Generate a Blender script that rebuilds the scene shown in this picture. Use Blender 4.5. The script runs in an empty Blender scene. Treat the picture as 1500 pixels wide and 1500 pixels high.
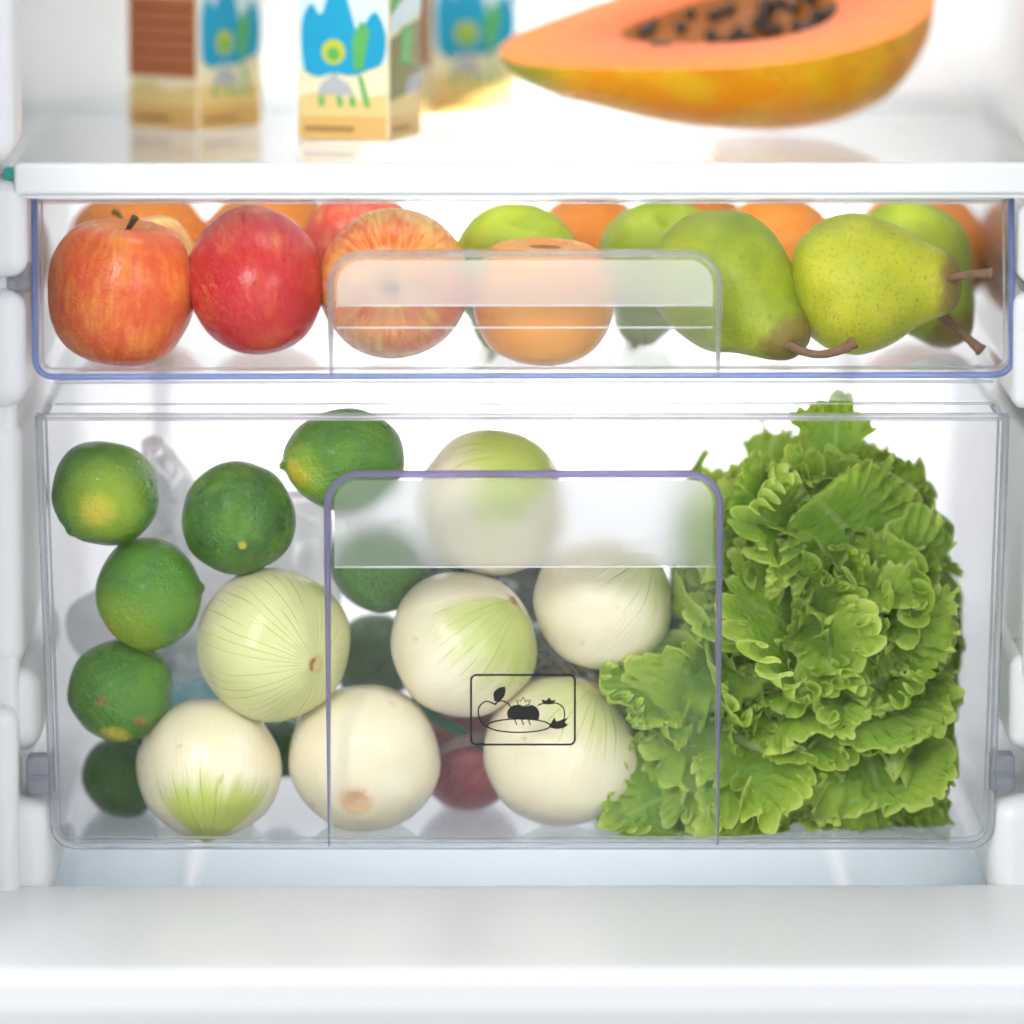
import bpy, bmesh, math, random
import numpy as np
from mathutils import Vector, Matrix, Quaternion, noise as mnoise

# ------------------------------------------------------------------ camera
K = 0.00036                                   # metres per photo pixel at the drawer fronts
CAM = Vector((-0.036, -4.0, 0.756)); AIM = Vector((0.0, 0.0, 0.27))
scene = bpy.context.scene
C = scene.collection
cam_d = bpy.data.cameras.new('camera'); cam = bpy.data.objects.new('camera', cam_d); C.objects.link(cam)
cam.location = CAM
fwd = (AIM - CAM).normalized()
cam.rotation_euler = fwd.to_track_quat('-Z', 'Y').to_euler()
DIST = (AIM - CAM).length
cam_d.sensor_width = 36.0
cam_d.lens = 36.0 * DIST / (1500 * K)
cam_d.clip_start = 0.1; cam_d.clip_end = 50
cam_d.dof.use_dof = True
cam_d.dof.focus_distance = DIST + 0.018
cam_d.dof.aperture_fstop = 2.0
scene.camera = cam

# ------------------------------------------------------------------ world, lamps, exposure
world = bpy.data.worlds.new('World'); scene.world = world; world.use_nodes = True
bg = world.node_tree.nodes['Background']
bg.inputs['Color'].default_value = (0.93, 0.96, 1.0, 1); bg.inputs['Strength'].default_value = 0.98

def area(name, loc, aim, size, power, color=(1, 1, 1), size_y=None):
    d = bpy.data.lights.new(name, 'AREA'); d.energy = power; d.color = color
    d.shape = 'RECTANGLE' if size_y else 'SQUARE'; d.size = size
    if size_y: d.size_y = size_y
    o = bpy.data.objects.new(name, d); C.objects.link(o); o.location = loc
    o.rotation_euler = (Vector(aim) - Vector(loc)).to_track_quat('-Z', 'Y').to_euler()
    return o
area('softbox_key', (-1.6, -4.3, 2.3), (0, 0.1, 0.25), 1.4, 108, (1.0, 0.985, 0.96))
area('softbox_fill', (2.2, -4.3, 1.4), (0, 0.1, 0.25), 1.7, 44, (0.97, 0.98, 1.0))
area('fridge_lamp_lower', (0.02, 0.30, 0.425), (0.02, 0.44, 0.30), 0.20, 2.8, (1.0, 0.99, 0.98), 0.05)
area('fridge_lamp_upper', (0.0, 0.05, 1.05), (0.0, 0.25, 0.45), 0.40, 0.8, (0.96, 0.98, 1.0), 0.2)

area('added_back_row_fill', (0.0, 0.088, 0.4365), (0.0, 0.30, 0.345), 0.48, 0.07, (1.0, 0.985, 0.96), 0.008)  # unseen fill light, added to brighten the back row of fruit

scene.render.engine = 'CYCLES'
cy = scene.cycles
cy.use_denoising = True
cy.max_bounces = 7; cy.diffuse_bounces = 3; cy.glossy_bounces = 3; cy.transmission_bounces = 5; cy.transparent_max_bounces = 32
cy.use_adaptive_sampling = True; cy.adaptive_threshold = 0.1; cy.adaptive_min_samples = 12
world.cycles.sampling_method = 'NONE'
cy.sample_clamp_indirect = 6.0
cy.blur_glossy = 0.5
scene.view_settings.view_transform = 'Standard'; scene.view_settings.look = 'None'
scene.view_settings.gamma = 1.0; scene.view_settings.exposure = 0.15
scene.view_settings.use_curve_mapping = False

# ------------------------------------------------------------------ photo pixel -> place
RIGHT = fwd.cross(Vector((0, 0, 1))).normalized(); UP = RIGHT.cross(fwd).normalized()
def P(px, py, Y=0.0):
    d = fwd * DIST + RIGHT * ((px - 750) * K) + UP * ((750 - py) * K)
    t = (Y - CAM.y) / d.y
    return CAM + d * t
def S(Y): return K * (Y - CAM.y) / (-CAM.y)      # metres per pixel at depth Y

# ------------------------------------------------------------------ helpers
def link(o, parent=None):
    C.objects.link(o)
    if parent is not None: o.parent = parent
    return o
def tag(o, label=None, cat=None, group=None, kind=None):
    if label: o['label'] = label
    if cat: o['category'] = cat
    if group: o['group'] = group
    if kind: o['kind'] = kind
    return o
def empty(name, loc=(0, 0, 0)):
    o = bpy.data.objects.new(name, None); o.empty_display_size = 0.02; o.location = loc
    return link(o)
def mesh_obj(name, verts, faces, mat, parent=None, smooth=False):
    me = bpy.data.meshes.new(name); me.from_pydata([tuple(v) for v in verts], [], faces); me.update()
    bm = bmesh.new(); bm.from_mesh(me); bmesh.ops.recalc_face_normals(bm, faces=bm.faces); bm.to_mesh(me); bm.free()
    if smooth: me.shade_smooth()
    me.materials.append(mat)
    return link(bpy.data.objects.new(name, me), parent)
def child_of(o, parent):                        # parent keeps world place (parents here are unrotated empties)
    o.parent = parent; o.location = Vector(o.location) - parent.location
    return o
def bm_obj(name, bm, mat, parent=None, smooth=False):
    me = bpy.data.meshes.new(name); bmesh.ops.recalc_face_normals(bm, faces=bm.faces); bm.to_mesh(me); bm.free()
    if smooth: me.shade_smooth()
    me.materials.append(mat)
    return link(bpy.data.objects.new(name, me), parent)
def rbox(name, x0, x1, y0, y1, z0, z1, r, mat, parent=None, seg=4):
    bm = bmesh.new(); bmesh.ops.create_cube(bm, size=1)
    for v in bm.verts:
        v.co = Vector(((x0+x1)/2 + v.co.x*(x1-x0), (y0+y1)/2 + v.co.y*(y1-y0), (z0+z1)/2 + v.co.z*(z1-z0)))
    if r > 0: bmesh.ops.bevel(bm, geom=bm.edges[:], offset=r, segments=seg, profile=0.5, affect='EDGES')
    o = bm_obj(name, bm, mat, parent, True)
    o.modifiers.new('wn', 'WEIGHTED_NORMAL')
    return o
def extrude(name, pts, y0, y1, mat, parent=None, slope=None):
    """polygon of (x,z) extruded between y0 and y1; slope(z) adds a depth offset"""
    n = len(pts); sl = slope or (lambda z: 0)
    v = [(x, y0+sl(z), z) for x, z in pts] + [(x, y1+sl(z), z) for x, z in pts]
    f = [list(range(n)), list(range(2*n-1, n-1, -1))] + [[i, (i+1) % n, n+(i+1) % n, n+i] for i in range(n)]
    return mesh_obj(name, v, f, mat, parent)
def tube(name, pts, rad, mat, parent=None, n=10, squash=1.0, closed=False):
    pts = [Vector(p) for p in pts]; m = len(pts)
    rads = rad if isinstance(rad, (list, tuple)) else [rad]*m
    V = []; F = []; ref = None
    for i, p in enumerate(pts):
        a = pts[max(i-1, 0)]; b = pts[min(i+1, m-1)]
        if closed: a = pts[(i-1) % m]; b = pts[(i+1) % m]
        t = (b-a).normalized()
        if ref is None:
            ref = Vector((0, 1, 0)) if abs(t.y) < 0.9 else Vector((1, 0, 0))
        s = (ref - t*ref.dot(t)).normalized(); ref = s
        q = t.cross(s)
        for k in range(n):
            an = 2*math.pi*k/n
            V.append(p + s*(math.cos(an)*rads[i]*squash) + q*(math.sin(an)*rads[i]))
    for i in range(m if closed else m-1):
        j = (i+1) % m
        for k in range(n):
            F.append([i*n+k, i*n+(k+1) % n, j*n+(k+1) % n, j*n+k])
    if not closed:
        F.append(list(range(n))[::-1]); F.append([(m-1)*n+k for k in range(n)])
    return mesh_obj(name, V, F, mat, parent, True)
def arc(cx, cz, r, a0, a1, n=8):
    return [(cx + r*math.cos(math.radians(a0+(a1-a0)*i/n)), cz + r*math.sin(math.radians(a0+(a1-a0)*i/n))) for i in range(n+1)]
def catmull(p, n=6):
    out = []
    for i in range(len(p)-1):
        p0 = p[max(i-1, 0)]; p1 = p[i]; p2 = p[i+1]; p3 = p[min(i+2, len(p)-1)]
        for k in range(n):
            t = k/n
            out.append(tuple(0.5*((2*b)+(-a+c)*t+(2*a-5*b+4*c-d)*t*t+(-a+3*b-3*c+d)*t**3) for a, b, c, d in zip(p0, p1, p2, p3)))
    out.append(tuple(p[-1])); return out
def nz(v, f=1.0, seed=0.0): return mnoise.noise(Vector(v)*f + Vector((seed*7.3, seed*3.1, seed*5.7)))
def lathe_mesh(name, prof, seg=56, wob=0.03, seed=0, lobes=0.0, nlobes=5, fr=1.6, bend=None):
    V = []; F = []; m = len(prof)
    for i, (r, z) in enumerate(prof):
        for k in range(seg):
            a = 2*math.pi*k/seg
            l = 1 + lobes*math.cos(nlobes*a + seed)*(abs(z))
            v = Vector((r*math.cos(a)*l, r*math.sin(a)*l, z))
            v *= 1 + wob*nz(v, fr, seed)
            if bend: v = bend(v)
            V.append(v)
    for i in range(m-1):
        for k in range(seg):
            F.append([i*seg+k, i*seg+(k+1) % seg, (i+1)*seg+(k+1) % seg, (i+1)*seg+k])
    F.append([k for k in range(seg)]); F.append([(m-1)*seg+k for k in range(seg)])
    me = bpy.data.meshes.new(name); me.from_pydata([tuple(v) for v in V], [], F); me.update()
    bm = bmesh.new(); bm.from_mesh(me); bmesh.ops.recalc_face_normals(bm, faces=bm.faces); bm.to_mesh(me); bm.free()
    me.shade_smooth(); return me

# ------------------------------------------------------------------ node materials
class NM:
    def __init__(s, name):
        s.m = bpy.data.materials.new(name); s.m.use_nodes = True; s.t = s.m.node_tree; s.t.nodes.clear()
        s.out = s.t.nodes.new('ShaderNodeOutputMaterial')
    def n(s, ty, **kw):
        nd = s.t.nodes.new('ShaderNode'+ty)
        for k, v in kw.items():
            if hasattr(nd, k): setattr(nd, k, v)
        return nd
    def L(s, a, b): s.t.links.new(a, b)
    def val(s, sock, v):
        if hasattr(v, 'is_linked') or hasattr(v, 'links'): s.L(v, sock)
        else: sock.default_value = (*v, 1) if isinstance(v, tuple) and len(v) == 3 and sock.type == 'RGBA' else v
    def coord(s, which='Object'): return s.n('TexCoord').outputs[which]
    def math(s, op, a, b=0.0, c=None, clamp=False):
        nd = s.n('Math'); nd.operation = op; nd.use_clamp = clamp
        s.val(nd.inputs[0], a); s.val(nd.inputs[1], b)
        if c is not None: s.val(nd.inputs[2], c)
        return nd.outputs[0]
    def vmath(s, op, a, b=(0, 0, 0)):
        nd = s.n('VectorMath'); nd.operation = op; s.val(nd.inputs[0], a)
        if op == 'SCALE': s.val(nd.inputs[3], b)
        else: s.val(nd.inputs[1], b)
        return nd.outputs['Value'] if op in ('DOT_PRODUCT', 'LENGTH', 'DISTANCE') else nd.outputs[0]
    def xyz(s, v):
        nd = s.n('SeparateXYZ'); s.L(v, nd.inputs[0]); return nd.outputs
    def comb(s, x, y, z):
        nd = s.n('CombineXYZ'); s.val(nd.inputs[0], x); s.val(nd.inputs[1], y); s.val(nd.inputs[2], z); return nd.outputs[0]
    def noise(s, v, scale, detail=3.0, rough=0.5, dist=0.0):
        nd = s.n('TexNoise'); s.L(v, nd.inputs['Vector']); nd.inputs['Scale'].default_value = scale
        nd.inputs['Detail'].default_value = detail; nd.inputs['Roughness'].default_value = rough; nd.inputs['Distortion'].default_value = dist
        return nd.outputs['Fac']
    def voro(s, v, scale, feature='F1', rnd=1.0):
        nd = s.n('TexVoronoi'); nd.feature = feature; s.L(v, nd.inputs['Vector']); nd.inputs['Scale'].default_value = scale
        nd.inputs['Randomness'].default_value = rnd
        return nd.outputs['Distance']
    def ss(s, x, a, b):                       # smoothstep, a may exceed b
        nd = s.n('MapRange'); nd.interpolation_type = 'SMOOTHSTEP'; s.val(nd.inputs[0], x)
        lo, hi, o0, o1 = (a, b, 0, 1) if a < b else (b, a, 1, 0)
        nd.inputs[1].default_value = lo; nd.inputs[2].default_value = hi; nd.inputs[3].default_value = o0; nd.inputs[4].default_value = o1
        return nd.outputs[0]
    def mix(s, f, a, b, mode='MIX'):
        nd = s.n('Mix'); nd.data_type = 'RGBA'; nd.blend_type = mode; s.val(nd.inputs[0], f)
        s.val(nd.inputs[6], a); s.val(nd.inputs[7], b); return nd.outputs[2]
    def bump(s, h, strength, dist):
        nd = s.n('Bump'); s.L(h, nd.inputs['Height']); nd.inputs['Strength'].default_value = strength; nd.inputs['Distance'].default_value = dist
        return nd.outputs[0]
    def pbsdf(s, col, rough=0.4, spec=0.5, normal=None, sss=0.0, sssr=(1, .5, .3), sssscale=0.003, coat=0.0, metallic=0.0, emit=None):
        nd = s.n('BsdfPrincipled'); s.val(nd.inputs['Base Color'], col); s.val(nd.inputs['Roughness'], rough)
        nd.inputs['Specular IOR Level'].default_value = spec
        if normal is not None: s.L(normal, nd.inputs['Normal'])
        if False: nd.inputs['Subsurface Weight'].default_value = sss; nd.inputs['Subsurface Radius'].default_value = sssr; nd.inputs['Subsurface Scale'].default_value = sssscale
        nd.inputs['Coat Weight'].default_value = coat; nd.inputs['Metallic'].default_value = metallic
        return nd.outputs[0]
    def mixs(s, f, a, b):
        nd = s.n('MixShader'); s.val(nd.inputs[0], f); s.L(a, nd.inputs[1]); s.L(b, nd.inputs[2]); return nd.outputs[0]
    def sh(s, ty, col=None, rough=None, ior=None):
        nd = s.n('Bsdf'+ty)
        if col: nd.inputs['Color'].default_value = (*col, 1)
        if rough is not None and 'Roughness' in nd.inputs: nd.inputs['Roughness'].default_value = rough
        if ior and 'IOR' in nd.inputs: nd.inputs['IOR'].default_value = ior
        return nd.outputs[0]
    def done(s, shader):
        s.L(shader, s.out.inputs['Surface']); return s.m

def mat_plain(name, col, rough=0.4, spec=0.5, bumpy=0.0, bscale=40, vary=0.04):
    m = NM(name); co = m.coord()
    c = m.mix(m.noise(co, bscale*0.5, 4), tuple(x*(1-vary) for x in col), tuple(min(1, x*(1+vary)) for x in col))
    nrm = m.bump(m.noise(co, bscale, 3), bumpy, 0.001) if bumpy else None
    return m.done(m.pbsdf(c, rough, spec, nrm))
def mat_clear(name, tint=(0.994, 0.995, 0.997), haze=0.0, base=0.013, rough=0.03, scratch=True):
    """thin clear plastic: see-through, mirror reflection growing towards grazing angles, a little milk"""
    m = NM(name); co = m.coord()
    lw = m.n('LayerWeight'); lw.inputs['Blend'].default_value = 0.5
    f = m.math('MULTIPLY_ADD', m.math('POWER', lw.outputs['Facing'], 5.0), 0.85, base, True)
    g = m.n('BsdfGlossy'); g.inputs['Roughness'].default_value = rough
    sh = m.sh('Transparent', tint)
    if haze:
        d = m.mixs(0.25, m.sh('Diffuse', (0.95, 0.955, 0.965)), m.sh('Translucent', (0.95, 0.955, 0.965)))
        sh = m.mixs(haze, sh, d)
    return m.done(m.mixs(f, sh, g.outputs[0]))
def mat_rim(name, tint, ior=1.35, clear=0.25, rough=0.04, dye=0.0):
    m = NM(name)
    gl = m.mixs(clear, m.sh('Glass', tint, rough, ior), m.sh('Transparent', tint))
    if dye:                                    # light gathered in the thick edge makes it glow with the dye's colour
        gl = m.mixs(dye, gl, m.mixs(0.5, m.sh('Diffuse', tint), m.sh('Translucent', tint)))
    return m.done(gl)
def mat_frost(name, milk=0.3, rough=0.32):
    m = NM(name); co = m.coord()
    rf = m.n('BsdfRefraction'); rf.inputs['Roughness'].default_value = rough; rf.inputs['IOR'].default_value = 1.45
    rf.inputs['Color'].default_value = (0.97, 0.98, 0.985, 1)
    m.L(m.bump(m.noise(co, 900.0, 2), 0.25, 0.0006), rf.inputs['Normal'])
    d = m.mixs(0.30, m.sh('Diffuse', (0.95, 0.955, 0.965)), m.sh('Translucent', (0.95, 0.96, 0.97)))
    a = m.mixs(milk, rf.outputs[0], d)
    return m.done(m.mixs(0.04, a, m.sh('Glossy', (1, 1, 1), 0.35)))

M_WHITE = mat_plain('white_liner_plastic', (0.715, 0.72, 0.73), 0.33, 0.5, 0.15, 60, 0.015)
M_BACK = mat_plain('white_back_plastic', (0.76, 0.75, 0.76), 0.45, 0.4, 0.1, 40, 0.015)
M_TRIM = mat_plain('shelf_trim_plastic', (0.74, 0.76, 0.765), 0.35, 0.5, 0.1, 300, 0.01)
M_CLEAR = mat_clear('clear_drawer_plastic')
M_FLOORCLEAR = mat_clear('clear_tub_plastic', (0.975, 0.982, 0.992), 0.03, 0.02, 0.06)
M_HAZE = mat_clear('milky_handle_plastic', (0.995, 0.996, 0.997), 0.008, 0.012, 0.08)
M_HAZE_UP = mat_clear('milky_upper_handle_plastic', (0.992, 0.994, 0.995), 0.036, 0.012, 0.08)
M_GLASS = mat_clear('shelf_glass', (0.95, 0.975, 0.97), 0.0, 0.03, 0.02)
M_RIM_BLUE = mat_rim('blue_tinted_edge', (0.52, 0.60, 0.86), dye=0.30)
M_RIM_LILAC = mat_rim('lilac_tinted_edge', (0.57, 0.53, 0.75), clear=0.25, dye=0.38)
M_RIM_CLEAR = mat_rim('pale_clear_edge', (0.90, 0.91, 0.94), clear=0.40, dye=0.14)
M_FROST = mat_frost('frosted_plastic', 0.10, 0.50)
M_FROST_UP = mat_frost('frosted_plastic_upper', 0.42, 0.46)
M_INK = mat_plain('black_print', (0.012, 0.011, 0.012), 0.5, 0.3)
M_LUG = mat_clear('grey_lug_plastic', (0.55, 0.58, 0.66), 0.16, 0.06, 0.1)
M_TEAL = mat_plain('teal_clip_plastic', (0.01, 0.33, 0.26), 0.4)

# ------------------------------------------------------------------ setting: the liner of the fridge
def struct(o): o['kind'] = 'structure'; return o
XL, XR = -0.285, 0.287           # liner walls behind the front pillars
YB = 0.47
struct(rbox('back_wall', XL-0.03, XR+0.03, YB, YB+0.03, -0.02, 0.80, 0.004, M_BACK))
lw_ = struct(rbox('side_wall_left', XL-0.03, XL, -0.20, YB-0.002, -0.02, 0.80, 0.004, M_WHITE))
rw_ = struct(rbox('side_wall_right', XR, XR+0.03, -0.20, YB-0.002, -0.02, 0.80, 0.004, M_WHITE))
# front ledge of the floor: profile swept across the width, a lowered bed behind it
def ledge():
    yz = [(-0.30, -0.16), (-0.30, 0.0395)]
    yz += [(-0.290 - 0.010*math.cos(math.radians(a)), 0.0395 + 0.010*math.sin(math.radians(a))) for a in range(0, 91, 15)]
    yz += [(-0.245, 0.0495), (-0.243, 0.052), (-0.243, 0.0585)]
    yz += [(-0.233 - 0.010*math.cos(math.radians(a)), 0.0585 + 0.010*math.sin(math.radians(a))) for a in range(0, 91, 15)]
    yz += [(-0.20, 0.0690), (-0.10, 0.0705), (-0.02, 0.0712)]
    yz += [(-0.006 + 0.012*math.sin(math.radians(a)), 0.0712 - 0.012 + 0.012*math.cos(math.radians(a))) for a in range(0, 91, 15)]
    yz += [(0.008, 0.010), (0.46, 0.010), (0.46, -0.16)]
    x0, x1 = -0.36, 0.36; n = len(yz)
    V = [(x0, y, z) for y, z in yz] + [(x1, y, z) for y, z in yz]
    F = [[i, (i+1) % n, n+(i+1) % n, n+i] for i in range(n)] + [list(range(n)), list(range(2*n-1, n-1, -1))]
    o = mesh_obj('fridge_floor', V, F, M_WHITE, None, True)
    o.data.set_sharp_from_angle(angle=math.radians(40))
    o.data.materials.append(mat_plain('grey_painted_frame', (0.56, 0.565, 0.575), 0.45, 0.4, 0.2, 200, 0.02))
    for p in o.data.polygons:
        if p.center.y < -0.241: p.material_index = 1
    return struct(o)
ledge()
M_BED_SHADE = mat_plain('bed_painted_shade', (0.43, 0.49, 0.53), 0.30, 0.5, 0.1, 40, 0.03)  # contact shade under the crisper painted into the bed colour
rbox('floor_bed', XL+0.001, XR-0.001, 0.009, 0.465, 0.0105, 0.0300, 0.004, M_BED_SHADE, bpy.data.objects['fridge_floor'])
# moulded ribs across the lowered bed
fl = bpy.data.objects['fridge_floor']
for px in (262, 1262):
    x = P(px, 1270, 0.06).x
    rbox('floor_rib', x-0.0035, x+0.0035, 0.03, 0.44, 0.028, 0.0345, 0.0025, M_WHITE, fl)
# pillars, rails and moulded bulges on both side walls
def wallpiece(side, name, pxin, pya, pyb, y0, y1, r):
    Yr = max(y0, 0)
    xin = P(pxin, (pya+pyb)/2, y0).x; za = P(pxin, pya, y0).z; zb = P(pxin, pyb, y0).z
    if side < 0: return rbox(name, XL-0.012, xin, y0, y1, zb, za, r, M_WHITE, lw_, 5)
    return rbox(name, xin, XR+0.012, y0, y1, zb, za, r, M_WHITE, rw_, 5)
wallpiece(-1, 'shelf_rail_cap', 18, -120, 244, -0.045, 0.05, 0.013)
wallpiece(-1, 'drawer_rail', 40, 262, 408, -0.012, 0.42, 0.010)
wallpiece(-1, 'drawer_rail', 38, 424, 600, -0.008, 0.42, 0.012)
wallpiece(-1, 'wall_panel', 26, 250, 1340, 0.002, 0.44, 0.006)
wallpiece(-1, 'wall_bulge', 34, 612, 985, 0.000, 0.42, 0.012)
wallpiece(-1, 'wall_bulge', 60, 978, 1104, 0.006, 0.42, 0.012)
wallpiece(-1, 'wall_bulge', 78, 1168, 1330, -0.004, 0.42, 0.014)
wallpiece(-1, 'wall_bulge', 26, 1040, 1330, -0.02, 0.30, 0.009)
wallpiece(1, 'shelf_rail_cap', 1512, -120, 240, -0.045, 0.05, 0.012)
wallpiece(1, 'drawer_rail', 1492, 300, 415, -0.012, 0.42, 0.006)
wallpiece(1, 'drawer_rail', 1484, 430, 600, -0.006, 0.42, 0.006)
wallpiece(1, 'wall_bulge', 1500, 640, 1000, -0.004, 0.42, 0.005)
wallpiece(1, 'wall_bulge', 1478, 960, 1100, 0.006, 0.42, 0.008)
wallpiece(1, 'wall_bulge', 1448, 1166, 1330, -0.004, 0.42, 0.014)
# shallow raised panel on the back wall, round the lamp
bw_ = bpy.data.objects['back_wall']
rbox('back_panel', -0.20, 0.20, YB-0.008, YB+0.002, 0.10, 0.40, 0.005, M_BACK, bw_)

# ------------------------------------------------------------------ glass shelf
zt = P(750, 241, -0.012).z; zb = P(750, 285, -0.012).z
shelf = empty('glass_shelf', (0, 0, zb))
x0 = P(20, 262, -0.012).x; x1 = P(1530, 262, -0.012).x
o = rbox('front_trim', x0, x1, -0.012, 0.006, zb, zt, 0.0022, M_TRIM); child_of(o, shelf)
o = rbox('trim_lip', x0+0.004, x1-0.004, -0.0095, 0.004, zb-0.0022, zb-0.0002, 0.0006, M_TRIM); child_of(o, shelf)
o = rbox('glass_pane', XL+0.004, XR-0.004, 0.0062, YB-0.012, zt-0.0048, zt-0.0008, 0.0006, M_GLASS, None, 2); child_of(o, shelf)
o = rbox('rear_trim', XL+0.002, XR-0.002, YB-0.0118, YB-0.002, zt-0.010, zt-0.0005, 0.002, M_TRIM); child_of(o, shelf)
for sx, xa in ((-1, XL+0.002), (1, XR-0.012)):
    o = rbox('side_trim', xa, xa+0.010, 0.0062, YB-0.012, zt-0.0120, zt-0.0052, 0.0015, M_TRIM); child_of(o, shelf)
tag(shelf, 'clear glass shelf with pale front trim carrying the cartons and papaya', 'shelf')
p = P(17, 255, -0.006)
o = rbox('shelf_clip', p.x-0.004, p.x+0.0016, -0.008, 0.004, p.z-0.003, p.z+0.003, 0.001, M_TEAL)
tag(o, 'tiny teal clip at the left end of the shelf trim', 'clip')

# ------------------------------------------------------------------ the two clear drawers
def px2(px, py, Y=0.0):
    p = P(px, py, Y); return (p.x, p.z)
def u_path(tl, bl, br, tr, r, n=10):
    """left top -> down -> rounded bottom corners -> right top, points (x,z)"""
    def ang(a, b): return Vector((b[0]-a[0], b[1]-a[1])).normalized()
    out = [Vector(tl)]
    for prev, cor, nxt in ((tl, bl, br), (bl, br, tr)):
        a = Vector(cor) - ang(prev, cor)*r; b = Vector(cor) + ang(cor, nxt)*r
        for i in range(n+1):
            t = i/n; out.append(a*(1-t)**2 + Vector(cor)*2*t*(1-t) + b*t*t)
    out.append(Vector(tr)); return [(v.x, v.y) for v in out]
def inset(path, d):
    out = []; m = len(path)
    for i, p in enumerate(path):
        a = Vector(path[max(i-1, 0)]); b = Vector(path[min(i+1, m-1)]); t = (b-a).normalized()
        nrm = Vector((-t.y, t.x))
        out.append((p[0]+nrm.x*d, p[1]+nrm.y*d))
    return out
def shell(name, path, th, y0, y1, mat, parent):
    inn = inset(path, th); m = len(path); V = []; F = []
    for y in (y0, y1):
        V += [(x, y, z) for x, z in path] + [(x, y, z) for x, z in inn]
    o0, i0, o1, i1 = 0, m, 2*m, 3*m
    for k in range(m-1):
        F += [[o0+k, o0+k+1, o1+k+1, o1+k], [i0+k, i1+k, i1+k+1, i0+k+1], [o0+k, i0+k, i0+k+1, o0+k+1], [o1+k, o1+k+1, i1+k+1, i1+k]]
    for k in (0, m-1): F.append([o0+k, i0+k, i1+k, o1+k])
    o = mesh_obj(name, V, F, mat, parent, True); o.data.set_sharp_from_angle(angle=math.radians(50)); return o
def rrect(x0, x1, z0, z1, r, n=6):
    return arc(x1-r, z1-r, r, 0, 90, n) + arc(x0+r, z1-r, r, 90, 180, n) + arc(x0+r, z0+r, r, 180, 270, n) + arc(x1-r, z0+r, r, 270, 360, n)

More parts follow.
